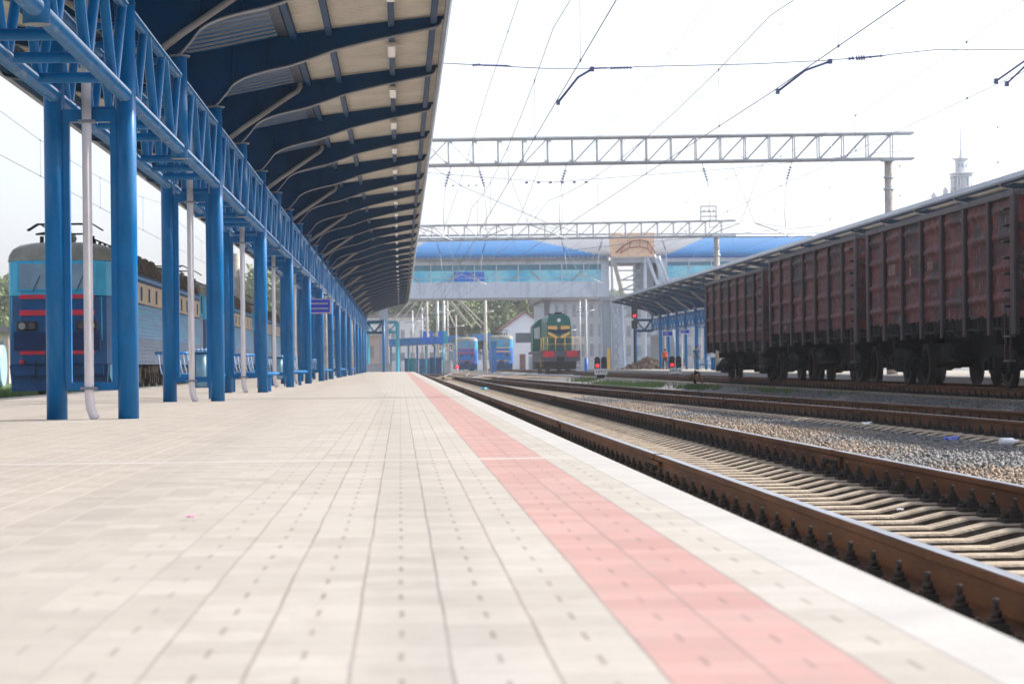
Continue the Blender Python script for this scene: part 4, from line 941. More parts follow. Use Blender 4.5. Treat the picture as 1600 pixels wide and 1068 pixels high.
for i, (gg, yy_, xx, s_) in enumerate(hx):
    zb = zat(1050, 256, 100) if yy_ == 100 else zat(900, 374, 155); zc = CAMH + 5.15
    T = thing("hanging_insulator", (xx, yy_, 0), "insulator string with a bent arm under the %s gantry, %s from the left" % ("nearest" if yy_ == 100 else "rear", ["first", "second", "third", "fourth", "fifth"][i % 5]), "insulator", "insulator strings under the gantries")
    zt_ = zb + s_ * 0 + .008 * xx
    m1 = mb("insulator").tube([(0, 0, zt_), (s_ * .25, 0, zt_ - .9)], .015, 6)
    for q in range(5): m1.tube([(s_ * (.08 + q * .035), 0, zt_ - .3 - q * .11), (s_ * (.09 + q * .035), 0, zt_ - .34 - q * .11)], .07, 8)
    m1.build("insulator", T)
    m2 = mb("galv").tube([(s_ * .25, 0, zt_ - .9), (s_ * .35, 0, zc + 1.0), (s_ * .3, 0, zc + .45)], .015, 6).tube([(s_ * 1.6, 0, zc + .62), (s_ * .9, 0, zc + .38), (0, 0, zc)], .022, 6).tube([(s_ * .3, 0, zc + .45), (s_ * 1.6, 0, zc + .62), (s_ * 2.6, 0, zt_)], .012, 5); m2.build("bent_arm", T)
# slanting cross wires further off
cw = [((668, 270), (860, 285), (1160, 262), (1440, 232)), ((650, 395), (800, 402), (960, 383), (1290, 352)), ((660, 250), (720, 290), (860, 350), (930, 372))]
for i, pp in enumerate(cw):
    o = mb("wire").tube([at(*p, 101 + 55 * (i > 0)) for p in pp], .010 + .004 * i, 5); o.use("insulator")
    for k in range(6): p = at(*pp[1], 101 + 55 * (i > 0)); o.cbox((p.x + .5 * k - 1, p.y, p.z), (.12, .08, .08))
    tag(o.build("cross_wire"), ["thin cross wire sagging under the nearest gantry", "thin cross wire under the rear gantry in front of the bridge", "diagonal guy wire from the canopy edge down to the right"][i], "wire", "cross wires under the gantries")

# ------------------------------------------------------------------ covered footbridge
YB = 232.0
def bx(px): return at(px, 571, YB).x
def bz(py, px=800): return at(px, py, YB).z
T = thing("station_footbridge", (0, 0, 0), "long glazed footbridge with blue curved roof across the tracks", "bridge")
xL, xR = bx(598), bx(953)
m_ = mb("bridge_clad"); m_.box(xL, xR, YB, YB + 9, bz(465), bz(440)).box(xL, xR, YB, YB + 9, bz(413.5), bz(404)).box(bx(941), xR, YB + .003, YB + 8.9, bz(440) + .002, bz(413.5) - .002)
m_.use("bridge_grey")
for i in range(9): x = xL + (i + .5) * (xR - xL) / 9; m_.box(x - .015, x + .015, YB - .01, YB, bz(465), bz(440))
m_.build("cladding", T)
gl_ = mb("bridge_glass"); gl_.box(xL, bx(941), YB + .15, YB + .2, bz(440) + .002, bz(422)); gl_.use("bridge_glass_dark").box(xL, bx(941), YB + .14, YB + .19, bz(422) + .002, bz(413.5)); gl_.box(xL, bx(941), YB + 8.7, YB + 8.75, bz(440), bz(413.5)); go = gl_.build("window_band", T)
mu = mb("bridge_clad"); x = xL + .5
while x < bx(940): mu.box(x - .045, x + .045, YB + .03, YB + .13, bz(440), bz(413.5)); x += 2.1
mu.box(xL, bx(941), YB + .06, YB + .12, bz(434.5), bz(434.5) + .05).build("mullion", go)
dg_ = mb("bridge_grey")
for i in range(6):
    xa = bx(655 + i * 48); s = 1 if i % 2 else -1; dg_.bar((xa, YB + .07, bz(439)), (xa + s * 1.0, YB + .07, bz(423)), .09)
dg_.build("truss_diagonal", T); mb("banner_blue").box(bx(711), bx(758), YB + .1, YB + .14, bz(439), bz(424)).build("blue_banner", T)
mb("banner_blue").box(bx(870), bx(933), YB - .3, YB - .1, bz(406.5), bz(402)).build("blue_banner", T)
# long barrel roof: blue arc segments with pale sheets between
def barrel(x0, x1, y0, y1, zb, zt, mt, n_=10):
    o = mb(mt); pts = []
    for i in range(n_ + 1): a = math.pi * .5 * i / n_; pts.append((y0 + (y1 - y0) * (1 - math.cos(a)), zb + (zt - zb) * math.sin(a)))
    o.add([(x0, y, z) for y, z in pts] + [(x1, y, z) for y, z in pts], [(i, n_ + 1 + i, n_ + 2 + i, i + 1) for i in range(n_)], True)
    o.prism(pts + [(y1, zb)], 'x', x0 - .001, x0); return o
rf = MB(); rx0, rx1 = bx(560), bx(1390); zb, zt = bz(404.5) + .05, bz(363); NX, NY = 420, 24
for i in range(NX + 1):
    x = rx0 + (rx1 - rx0) * i / NX
    for j in range(NY + 1): a = math.pi * .5 * j / NY; rf.v.append((x, YB - .6 + 14 * (1 - math.cos(a)), zb + (zt - zb) * math.sin(a)))
# blue fields bounded by slanted light sheets
def is_blue(px, s):   # s 0 bottom .. 1 top
    if px < 800: return px > 630 + 50 * s or px < 590
    if px < 1035: return px < 962 - 150 * s ** .8
    return px > 1035 + 95 * s
rf.mats = ["bridge_roof", "bridge_light_roof"]
for i in range(NX):
    for j in range(NY):
        xm_ = rx0 + (rx1 - rx0) * (i + .5) / NX; px = 625 + xm_ * FPX / YB; s = math.sin(math.pi * .5 * (j + .5) / NY)
        a = i * (NY + 1) + j; rf.f.append([a, a + NY + 1, a + NY + 2, a + 1]); rf.m.append(0 if is_blue(px, s) else 1); rf.sm.append(True)
rf.build("roof", T)
ev = mb("bridge_light_roof"); ev.box(rx0, bx(950), YB - .75, YB - .1, bz(404.5) - .12, bz(404.5) + .04); x = bx(640)
while x < bx(950): ev.box(x, x + .18, YB - .8, YB - .75, bz(404.5), bz(401)); x += .45
ev.build("eaves", T)
pp = mb("galv")
for py in (361, 366): pp.tube([(bx(600), YB + 7, bz(py)), (bx(1330), YB + 7, bz(py) )], .09, 8)
pp.build("roof_pipe", T)
r2 = mb("bridge_clad"); r2.box(bx(1030), bx(1400), YB, YB + 9, bz(465), bz(436)).box(bx(1030), bx(1400), YB, YB + 9, bz(411), bz(405)).box(bx(1030), bx(1044), YB + .003, YB + 8.9, bz(436), bz(411)).use("banner_blue").box(bx(1030), bx(1400), YB - .1, YB - .02, bz(405), bz(402)); r2.build("cladding", T)
g2_ = mb("bridge_glass"); g2_.box(bx(1044), bx(1400), YB + .15, YB + .2, bz(436), bz(417)); g2_.use("bridge_glass_dark").box(bx(1044), bx(1400), YB + .15, YB + .2, bz(417) + .001, bz(411)); g2o = g2_.build("window_band", T)
mu = mb("bridge_clad"); x = bx(1078)
while x < bx(1400): mu.box(x - .04, x + .04, YB + .03, YB + .13, bz(436), bz(411)); x += 2.2
mu.build("mullion", g2o)
# piers
def pier(px, w, y, zt_, mt="bridge_grey"):
    p = mb(mt); x = bx(px); p.box(x - w / 2, x + w / 2, y, y + w, -.4, zt_).box(x - w / 2 - .3, x + w / 2 + .3, y - .3, y + w + .3, zt_ - .35, zt_); return p.build("pier", T)
pier(950, .75, YB + .4, bz(465)); pier(862, .5, YB + 7, bz(465)); pier(600, .9, YB + 1, bz(465))
sl_ = mb("bridge_clad"); sl_.prism([(bx(953), bz(465)), (bx(963), bz(465)), (bx(985), -.1), (bx(971), -.1)][::-1], 'y', YB + .2, YB + .7).prism([(bx(942), bz(478)), (bx(947), bz(478)), (bx(944), -.4), (bx(941), -.4)][::-1], 'y', YB + 2, YB + 2.4); sl_.build("inclined_leg", T)
# stair tower portal with orange wall
T = thing("stair_tower", (0, 0, 0), "stair tower of the footbridge with orange wall and slanting white legs", "stair tower")
w = mb("orange_wall"); w.prism([(bx(955), bz(403)), (bx(1021), bz(403)), (bx(1023), bz(366)), (bx(952), bz(366))], 'y', YB - .9, YB - .6); w.build("wall", T)
a_ = mb("arch_red"); pa = [(962, 395), (975, 383), (986, 377), (1000, 375), (1012, 377), (1019, 386), (1024, 395)]; pb = [(969, 395), (983, 387), (1000, 385), (1012, 388), (1018, 396)]
a_.tube([at(*p, YB - 1.1) for p in pa], .06, 6).tube([at(*p, YB - 1.1) for p in pb], .05, 6)
for p, q_ in zip(pa[1:6], pb[:1] + pb[1:5]): a_.bar(at(*p, YB - 1.1), at(*q_, YB - 1.1), .05)
a_.build("arch_truss", T)
l_ = mb("concrete"); l_.prism([(bx(956), bz(404)), (bx(961), bz(404)), (bx(976), bz(464)), (bx(971), bz(464))][::-1], 'y', YB - .9, YB - .3); l_.use("bridge_clad")
for a, b_ in (((1008, 394), (1028, 446)), ((1022, 398), (1040, 446)), ((1029, 400), (1046, 445)), ((971, 464), (976, 575)), ((1040, 446), (1060, 575)), ((1008, 394), (1008, 575))): l_.bar(at(*a, YB - .7), at(*b_, YB - .7), .22)
l_.build("leg", T); q = mb("bridge_grey")
q.box(bx(963), bx(1026), YB - .5, YB + 8, bz(412), bz(404)).box(bx(1003), bx(1024), YB + 1, YB + 6, bz(460), bz(412)).box(bx(991), bx(994), YB, YB + .3, -.4, bz(404))
for py in (425, 440, 455, 470, 485): q.box(bx(968), bx(1003), YB, YB + .15, bz(py), bz(py) + .12); q.bar(at(968, py + 14, YB), at(1000, py, YB), .08)
q.build("stair_flight", T)
tl = mb("bridge_grey"); xs_ = [bx(v) for v in (972, 985, 998, 1010)]
for i in range(7): z0 = bz(575) + i * 1.0; tl.bar((bx(958), YB - .9, z0), (bx(966), YB - .9, z0 + 1), .08); tl.bar((bx(966), YB - .9, z0), (bx(958), YB - .9, z0 + 1), .08)
tl.bar((bx(958), YB - .9, -.3), (bx(956), YB - .9, bz(404)), .14).build("lattice", T)

# ------------------------------------------------------------------ far background
def house(name, x0, x1, y0, y1, ze, zr, label, cat_, wall, roofm, door=None, wins=(), gable_front=True, group=None, z0=-.5):
    T = thing(name, (0, 0, 0), label, cat_, group); xc = (x0 + x1) / 2
    w = mb(wall)
    if gable_front: w.prism([(x0, z0), (x1, z0), (x1, ze), (xc, zr), (x0, ze)], 'y', y0, y1)
    else: w.box(x0, x1, y0, y1, z0, ze)
    w.build("wall", T); r = mb(roofm)
    if gable_front:
        for sg in (-1, 1):
            xe = xc + sg * ((x1 - x0) / 2 + .5); sl2 = (zr - ze) / ((x1 - x0) / 2)
            r.prism([(xc, zr + .02), (xe, ze - .5 * sl2 + .02), (xe, ze - .5 * sl2 + .27), (xc, zr + .27)][::sg], 'y', y0 - .4, y1 + .3)
    else: r.prism([(y0 - .4, ze), (y1 + .4, ze), ((y0 + y1) / 2, zr)], 'x', x0 - .3, x1 + .3)
    r.build("roof", T)
    for i, (a, b_, c, d_) in enumerate(wins):
        f = mb("wall_white").box(a - .06, b_ + .06, y0 - .05, y0, c - .06, d_ + .06).build("window", T); mb("glass_dark").box(a, b_, y0 - .08, y0 - .045, c, d_).build("pane", f)
    if door: mb("brown_wood").box(door[0], door[1], y0 - .06, y0, z0, door[2]).build("door", T)
    return T
k = 350 / FPX; X_ = lambda px, y=350: (px - 625) * y / FPX
house("gabled_house", X_(785), X_(857), 350, 364, zat(785, 515, 350), zat(822, 489, 350), "white gabled house with a brown door behind the far blue locomotive", "house", "wall_white", "roof_red", (X_(812), X_(821), zat(816, 553, 350)), [(X_(806), X_(831), zat(818, 535, 350), zat(818, 520, 350))])
f_ = mb("tower_white"); f_.box(X_(826, 290), X_(842, 290), 290, 290.4, -.5, zat(834, 556, 290)).box(X_(895, 290), X_(915, 290), 290, 290.4, -.5, zat(905, 556, 290)); tag(f_.build("white_wall"), "low bright white wall behind the green locomotive", "wall")
def flat_building(x0, x1, y0, y1, zt_, label, wall="wall_grey", rows=2, cols=9, roofm="roof_slate", name="long_building"):
    T = thing(name, (0, 0, 0), label, "building"); mb(wall).box(x0, x1, y0, y1, -.5, zt_).build("wall", T); mb(roofm).box(x0 - .5, x1 + .5, y0 - .5, y1 + .5, zt_, zt_ + .5).build("roof", T)
    for r in range(rows):
        for c in range(cols):
            xa = x0 + (c + .3) * (x1 - x0) / cols; za = 1.4 + r * (zt_ - 1) / rows
            if za + 1.4 < zt_: mb("window_pale").box(xa, xa + .4 * (x1 - x0) / cols, y0 - .03, y0, za, za + 1.4).build("window", T)
    return T
flat_building(X_(562, 420), X_(772, 420), 420, 440, zat(700, 495, 420), "long pale building with a dark roof line beyond the blue sheds", "wall_white", 2, 14)
flat_building(X_(852, 270), X_(948, 270), 272, 292, zat(900, 470, 272), "grey concrete building standing right of the green locomotive behind the bridge", "wall_grey", 3, 7)
flat_building(X_(960, 300), X_(1150, 300), 300, 320, zat(1040, 470, 300), "grey station building behind the opposite platform", "wall_grey", 3, 12)
flat_building(X_(-60, 190), X_(20, 190), 190, 200, zat(5, 520, 190), "pink building with a pale roof far left behind the front locomotive", "wall_pink", 1, 3, "roof_slate")
flat_building(X_(574, 262), X_(604, 262), 262, 268, zat(590, 524, 262), "small pale building with rounded white front past the canopy end", "wall_pink", 1, 2, "wall_grey", "small_building")
# blue sheds / far platforms
for i, (px0, px1, Yd, pyt, pyb, lb_) in enumerate(((608, 702, 262, 529, 540, "far blue platform roof on many thin posts, left of the distant locomotives"), (700, 768, 335, 524, 534, "far blue roof behind the two distant blue locomotives"))):
    T = thing("platform_shelter", (0, 0, 0), lb_, "shelter", "far platform shelters"); xa, xb = X_(px0, Yd), X_(px1, Yd); zb_, zt_ = zat(px0, pyb, Yd), zat(px0, pyt, Yd)
    r = mb("shed_blue"); r.prism([(xa, zb_), (xb, zb_ + .25), (xb, zt_ + .2), (xa, zt_)], 'y', Yd, Yd + 12); r.build("roof", T)
    x = xa + .2; j = 0
    while x < xb: mb("blue_paint" if j % 2 else "cyan_paint").tube([(x, Yd + 1, -.5), (x, Yd + 1, zb_)], .1, 8).build("post", T); x += .95; j += 1
T = thing("blue_kiosk_panels", (0, 0, 0), "bright blue boards on the roof of the far platform shelter", "billboard")
for a, b_ in ((661, 667), (672, 677), (685, 693), (693, 700)): mb("banner_blue" if a != 693 else "cyan_paint").box(X_(a, 261), X_(b_, 261), 261, 261.3, zat(a, 537, 261), zat(a, 517, 261)).build("board", T)
for i, (a, b_, yt, mt) in enumerate(((632, 640, 561, "shed_blue"), (640, 650, 561, "cyan_paint"), (655, 672, 562, "shed_blue"), (672, 690, 560, "loco_blue"), (768, 776, 535, "shed_blue"))):
    tag(mb(mt).box(X_(a, 270), X_(b_, 270), 270, 273, -.5, zat(a, yt, 270)).box(X_(a, 270) - .08, X_(b_, 270) + .08, 269.9, 273.1, zat(a, yt, 270), zat(a, yt, 270) + .12).box(X_(a, 270) + .15, X_(a, 270) + .5, 269.95, 270, -.3, zat(a, yt, 270) - .4).build("metal_cabin"),
        "%s metal cabin %s" % (["blue", "bright cyan", "dark blue", "navy", "tall blue"][i], ["just past the platform end", "second past the platform end", "under the left of the far shelter", "under the middle of the far shelter", "beside the orange striped locomotive"][i]), "cabin", "metal cabins at the far platform")
tag(mb("wall_grey").box(X_(572, 232), X_(612, 232), 232, 232.5, -.5, zat(590, 569, 232)).box(X_(572, 232) - .05, X_(612, 232) + .05, 231.95, 232.55, zat(590, 569, 232), zat(590, 569, 232) + .08).build("low_wall"), "low grey concrete wall at the end of the near platform", "wall")
tag(mb("wall_grey").box(X_(695, 250), X_(704, 250), 250, 250.6, -.4, zat(700, 564, 250)).box(X_(694, 250), X_(705, 250), 249.95, 250.65, zat(700, 564, 250), zat(700, 564, 250) + .06).build("relay_cabinet"), "pale grey cabinet left of the distant red striped locomotive", "cabinet")
T = thing("portal_frame", (0, 0, 0), "cyan steel portal frame beyond the canopy end", "frame")
c_ = mb("cyan_paint"); yd = 240
c_.bar(at(575, 504, yd), at(621, 503, yd), .22).bar(at(575, 519, yd), at(621, 519, yd), .16).bar(at(600, 505, yd), at(612, 519, yd), .12).bar(at(606, 519, yd), at(619, 505, yd), .12); c_.build("beam", T)
c_ = mb("cyan_paint"); p = at(621, 503, yd); c_.bar((p.x, yd, -.5), (p.x, yd, p.z), .3); c_.build("post", T); c_ = mb("cyan_paint"); p = at(575, 503, yd); c_.bar((p.x, yd, -.5), (p.x, yd, p.z), .2); c_.build("post", T)
# poles
pl_ = [(668, 470, 300, .16, "pale_pole", "pale"), (684, 468, 300, .2, "galv", "grey"), (694, 469, 305, .2, "galv", "grey twin"), (660, 480, 330, .12, "galv", "thin"), (700, 466, 310, .13, "pale_pole", "thin pale"), (759, 466, 262, .2, "pale_pole", "yellowish"),
       (916, 464, 245, .16, "tower_white", "white"), (907, 470, 262, .1, "galv", "slender"), (371, 396, 130, .28, "concrete", "thick concrete"), (888, 500, 255, .08, "galv", "short"), (713, 492, 262, .1, "pale_pole", "short pale"), (645, 484, 280, .1, "galv", "faint"), (1410, 470, 190, .15, "galv", "hidden")]
where = ["above the blue boards, leftmost thick one", "above the blue boards in the middle", "right beside the middle grey pole", "left among the masts beyond the canopy", "right of the twin poles under the bridge", "under the bridge left of the trees", "right of the green locomotive with a blue foot", "just left of the white pole by the green locomotive", "seen between columns above the locomotives", "behind the green locomotive", "beside the grey cabinet", "nearest the canopy end", "behind the wagons"]
for i, (px, py, Yd, r, mt, ad) in enumerate(pl_[:-1]):
    zt_ = zat(px, py, Yd); o = mb(mt).tube([(0, 0, 0), (0, 0, zt_ + .5)], [r, r * .75], 10); o.use("galv").tube([(-.9, 0, zt_ * .86), (.9, 0, zt_ * .86 + .2)], .05, 6).tube([(0, 0, zt_ * .97), (-.9, 0, zt_ * .86)], .03, 5)
    if i == 8: o.tube([(0, 0, zt_ * .62), (0, 0, zt_ * .62 + .12)], .45, 12)
    if mt == "tower_white": o.use("banner_blue").tube([(0, 0, 0), (0, 0, 1.6)], r * 1.12, 10)
    oo = o.build("catenary_mast"); oo.location = (X_(px, Yd), Yd, -.5); tag(oo, ad + " mast " + where[i], "mast", "masts beyond the bridge")
# guy cables fanning under the bridge
gy = thing("guy_cables", (0, 0, 0), "fan of pale slanting guy cables under the left part of the bridge", "cable", None)
for a, b_ in (((648, 466), (612, 500)), ((655, 466), (622, 505)), ((662, 466), (640, 520)), ((690, 466), (712, 512)), ((700, 470), (730, 505)), ((712, 466), (752, 512)), ((718, 468), (765, 516)), ((640, 470), (600, 520)), ((668, 470), (636, 540)), ((702, 466), (738, 512))):
    mb("pale_pole").tube([at(*a, 285), at(*b_, 285)], .06, 5).build("cable", gy)
# tower with spire
TY = 420; T = thing("station_tower", (at(1505, 571, TY).x, TY, 0), "white station tower with a tall spire above the freight wagons", "tower")
tz_ = lambda py: zat(1505, py, TY); u = TY / FPX
w = mb("tower_white"); w.box(-14 * u, 14 * u, -14 * u, 14 * u, -.5, tz_(300)); w.box(-15 * u, 15 * u, -15 * u, 15 * u, tz_(276), tz_(274)).box(-16.5 * u, 16.5 * u, -16.5 * u, 16.5 * u, tz_(272.5), tz_(270.5)); w.box(-10.5 * u, 10.5 * u, -10.5 * u, 10.5 * u, tz_(300), tz_(273)); w.build("lower_storey", T)
for i in range(7):
    for (cx_, cy_) in ((-13.5 + i * 4.5, -13.5), (-13.5, -13.5 + i * 4.5)): mb("tower_white").tube([(cx_ * u, cy_ * u, tz_(300)), (cx_ * u, cy_ * u, tz_(276))], 1.0 * u, 10).build("colonnade_column", T)
w = mb("tower_white"); w.tube([(0, 0, tz_(272)), (0, 0, tz_(250))], 9.5 * u, 8).tube([(0, 0, tz_(250)), (0, 0, tz_(247.5))], [12 * u, 14.5 * u], 20); w.build("upper_storey", T)
for px in (-6, 0, 6): mb("glass_cab").box((px - 1.1) * u, (px + 1.1) * u, -9.75 * u, -9.0 * u, tz_(262), tz_(256)).build("window", T)
for px in (-6, 0.5, 7): mb("glass_cab").box((px - 1.3) * u, (px + 1.3) * u, -10.7 * u, -10.4 * u, tz_(291), tz_(279)).build("window", T)
w = mb("tower_white"); w.tube([(0, 0, tz_(247.5)), (0, 0, tz_(244)), (0, 0, tz_(241)), (0, 0, tz_(238)), (0, 0, tz_(235)), (0, 0, tz_(230)), (0, 0, tz_(177))], [3.5 * u, 3.2 * u, 2 * u, 2.6 * u, 1.7 * u, 1.3 * u, .55 * u], 10); w.build("spire", T)
for px, py in ((1477, 291), (1459, 299)):
    p = at(px, py, TY); tag(mb("tower_white").tube([(p.x, TY, 0), (p.x, TY, p.z - 1.2)], .5, 8).ball((p.x, TY, p.z - .8), .5).tube([(p.x, TY, p.z - .5), (p.x, TY, p.z)], [.25, .05], 6).build("finial"), "small white finial left of the station tower, %s one" % ("taller" if px > 1470 else "shorter"), "finial")

# ------------------------------------------------------------------ signals
def dwarf(loc, label, txt):
    T = thing("dwarf_signal", loc, label, "railway signal", "low red track signals")
    for i, x in enumerate((-.19, .19)):
        h = mb("black"); h.prism([(x - .16, .70), (x + .16, .70), (x + .16, 1.26), (x + .09, 1.36), (x - .09, 1.36), (x - .16, 1.26)], 'y', -.1, .1); ho_ = h.build("lamp_housing", T, .02)
        for z in (.86, 1.18):
            lit = (i == 0 and z < 1)
            mb("red_lamp" if lit else "glass_dark").tube([(x, -.12, z), (x, -.10, z)], .10, 14).build("lens", ho_)
            v = MB().use("black"); v.tube([(x, -.26, z + .02), (x, -.1, z + .02)], .125, 14, False); v.f = v.f[:8]; v.m = v.m[:8]; v.sm = v.sm[:8]; v.build("visor", ho_)
    p = mb("white").box(-.36, .36, -.12, -.08, .36, .66).build("number_plate", T); text_obj(txt, .26, "black", "lettering", p, (0, -.125, .51), (R(90), 0, 0))
    mb("galv").box(-.3, -.24, -.06, .06, 0, .7).box(.24, .3, -.06, .06, 0, .7).use("dark_steel").box(-.36, .36, -.15, .15, 0, .08).box(-.3, .3, -.05, .05, .1, .34).build("stand", T)
p = at(940, 571, 136); dwarf((p.x - .05, 136, -.42), "low signal with a lit red lamp and number plate, standing right of the green locomotive", "HM1I")
p = at(1055, 571, 139); dwarf((p.x, 139, -.42), "low signal with a lit red lamp in front of the opposite platform", "HM16")
p = at(988, 497, 224); T = thing("colour_light_signal", (p.x, 222, -.02), "tall signal with one lit red lamp in front of the opposite canopy", "railway signal")
mb("dark_steel").tube([(0, .2, 0), (0, .2, zat(988, 480, 222))], .08, 10).build("pole", T)
for a, b_, lit in ((479, 497, True), (500, 513, False)):
    h = mb("black").box(-.27, .27, -.15, .12, zat(988, b_, 222), zat(988, a, 222)); ho_ = h.build("lamp_housing", T, .03)
    for k_i in range(2):
        z = zat(988, b_ - 4 - 8 * k_i, 222)
        if z < zat(988, a, 222): mb("red_lamp" if (lit and k_i == 0) else "glass_dark").tube([(0, -.18, z), (0, -.15, z)], .14, 14).build("lens", ho_)
T = thing("dwarf_signal", (X_(684 + 0, 250) + 1.75, 240, -.42), "tiny signal with a red top in front of the red striped far locomotive", "railway signal", None)
mb("white").tube([(0, 0, 0), (0, 0, .55)], .12, 10).box(-.25, .25, -.1, .1, .3, .5).build("base", T); mb("red_lamp").ball((0, 0, .78), .16).build("lens", T); mb("wall_grey").tube([(0, 0, .55), (0, 0, .66)], .1, 8).build("neck", T)
p = at(1092, 571, 92); T = thing("switch_stand", (p.x - .1, 92, -.42), "dark rusty point lever with a curved weight between the tracks", "switch lever")
mb("dark_steel").box(-.25, .2, -.2, .2, 0, .12).tube([(0, 0, .1), (-.12, 0, .4), (-.02, 0, .62), (.12, 0, .58)], [.05, .05, .08, .06], 8).build("lever", T)
mb("rail_rust").ball((-.12, 0, .42), .13, 10, 6, (1, .6, 1.2)).tube([(.12, 0, .55), (.22, 0, .2), (.35, 0, .02)], .05, 8).build("weight", T); mb("dark_steel").tube([(-.5, .1, .06), (.6, .1, .06)], .03, 6).build("rod", T)

# ------------------------------------------------------------------ clutter on opposite platform
rb = mb("rubble"); pc = at(1012, 571, 222)
for _ in range(420):
    a, r_r = random.uniform(0, 6.28), abs(random.gauss(0, 1)); x = pc.x + r_r * 1.15 * math.cos(a); y = 222 + r_r * .8 * math.sin(a); z = max(0, 1.15 * (1 - min(r_r, 2.2) / 2.2)) * random.uniform(.3, 1); s = random.uniform(.12, .32)
    vs_ = [(x + s * random.uniform(.3, .6) * i, y + s * random.uniform(.3, .6) * j, z + s * random.uniform(.3, .6) * kk) for i in (-1, 1) for j in (-1, 1) for kk in (-1, 1)]
    rb.add(vs_, [(0, 1, 3, 2), (4, 6, 7, 5), (0, 4, 5, 1), (2, 3, 7, 6), (0, 2, 6, 4), (1, 5, 7, 3)])
tag(rb.build("rubble_pile"), "heap of brown rubble on the opposite platform", "rubble", None, "stuff")
T = thing("roller_shutter", (0, 0, 0), "wall of grey ribbed panels behind the person in orange", "wall"); w = mb("wall_grey"); w.box(X_(1018, 245), X_(1056, 245), 245, 245.4, 0, zat(1030, 523, 245))
for i in range(8): w.box(X_(1018, 245), X_(1056, 245), 244.93, 245, .3 + i * .4, .34 + i * .4)
w.build("panel", T)
tag(mb("blue_paint").tube([(X_(1120, 175), 175, 0), (X_(1120, 175), 175, .85)], [.32, .38], 16).use("canopy_blue").tube([(X_(1120, 175), 175, .85), (X_(1120, 175), 175, .92)], .4, 16).build("waste_container"), "round blue waste container under the far wagon's end", "bin")
o = dup(B, (X_(1103, 190), 190, 0), "blue bench on the opposite platform right of the person in blue", 0)
T = thing("yellow_post", (X_(943, 232), 226, 0), "yellow upright panel left of the bridge pier", "post"); mb("yellow_paint").box(-.11, .11, -.06, .06, -.4, 1.9).box(-.16, .16, -.1, .1, 1.9, 1.96).build("board", T)
tag(mb("bluewhite").tube([(X_(-60, 118), 118, .75), (X_(12, 118), 118, .75)], 1.0, 20).use("dark_steel").box(X_(-50, 118), X_(-44, 118), 117.5, 118.5, -.5, .2).box(X_(0, 118), X_(5, 118), 117.5, 118.5, -.5, .2).build("storage_tank"), "pale blue cylindrical tank at the left photo edge behind the grass", "tank")

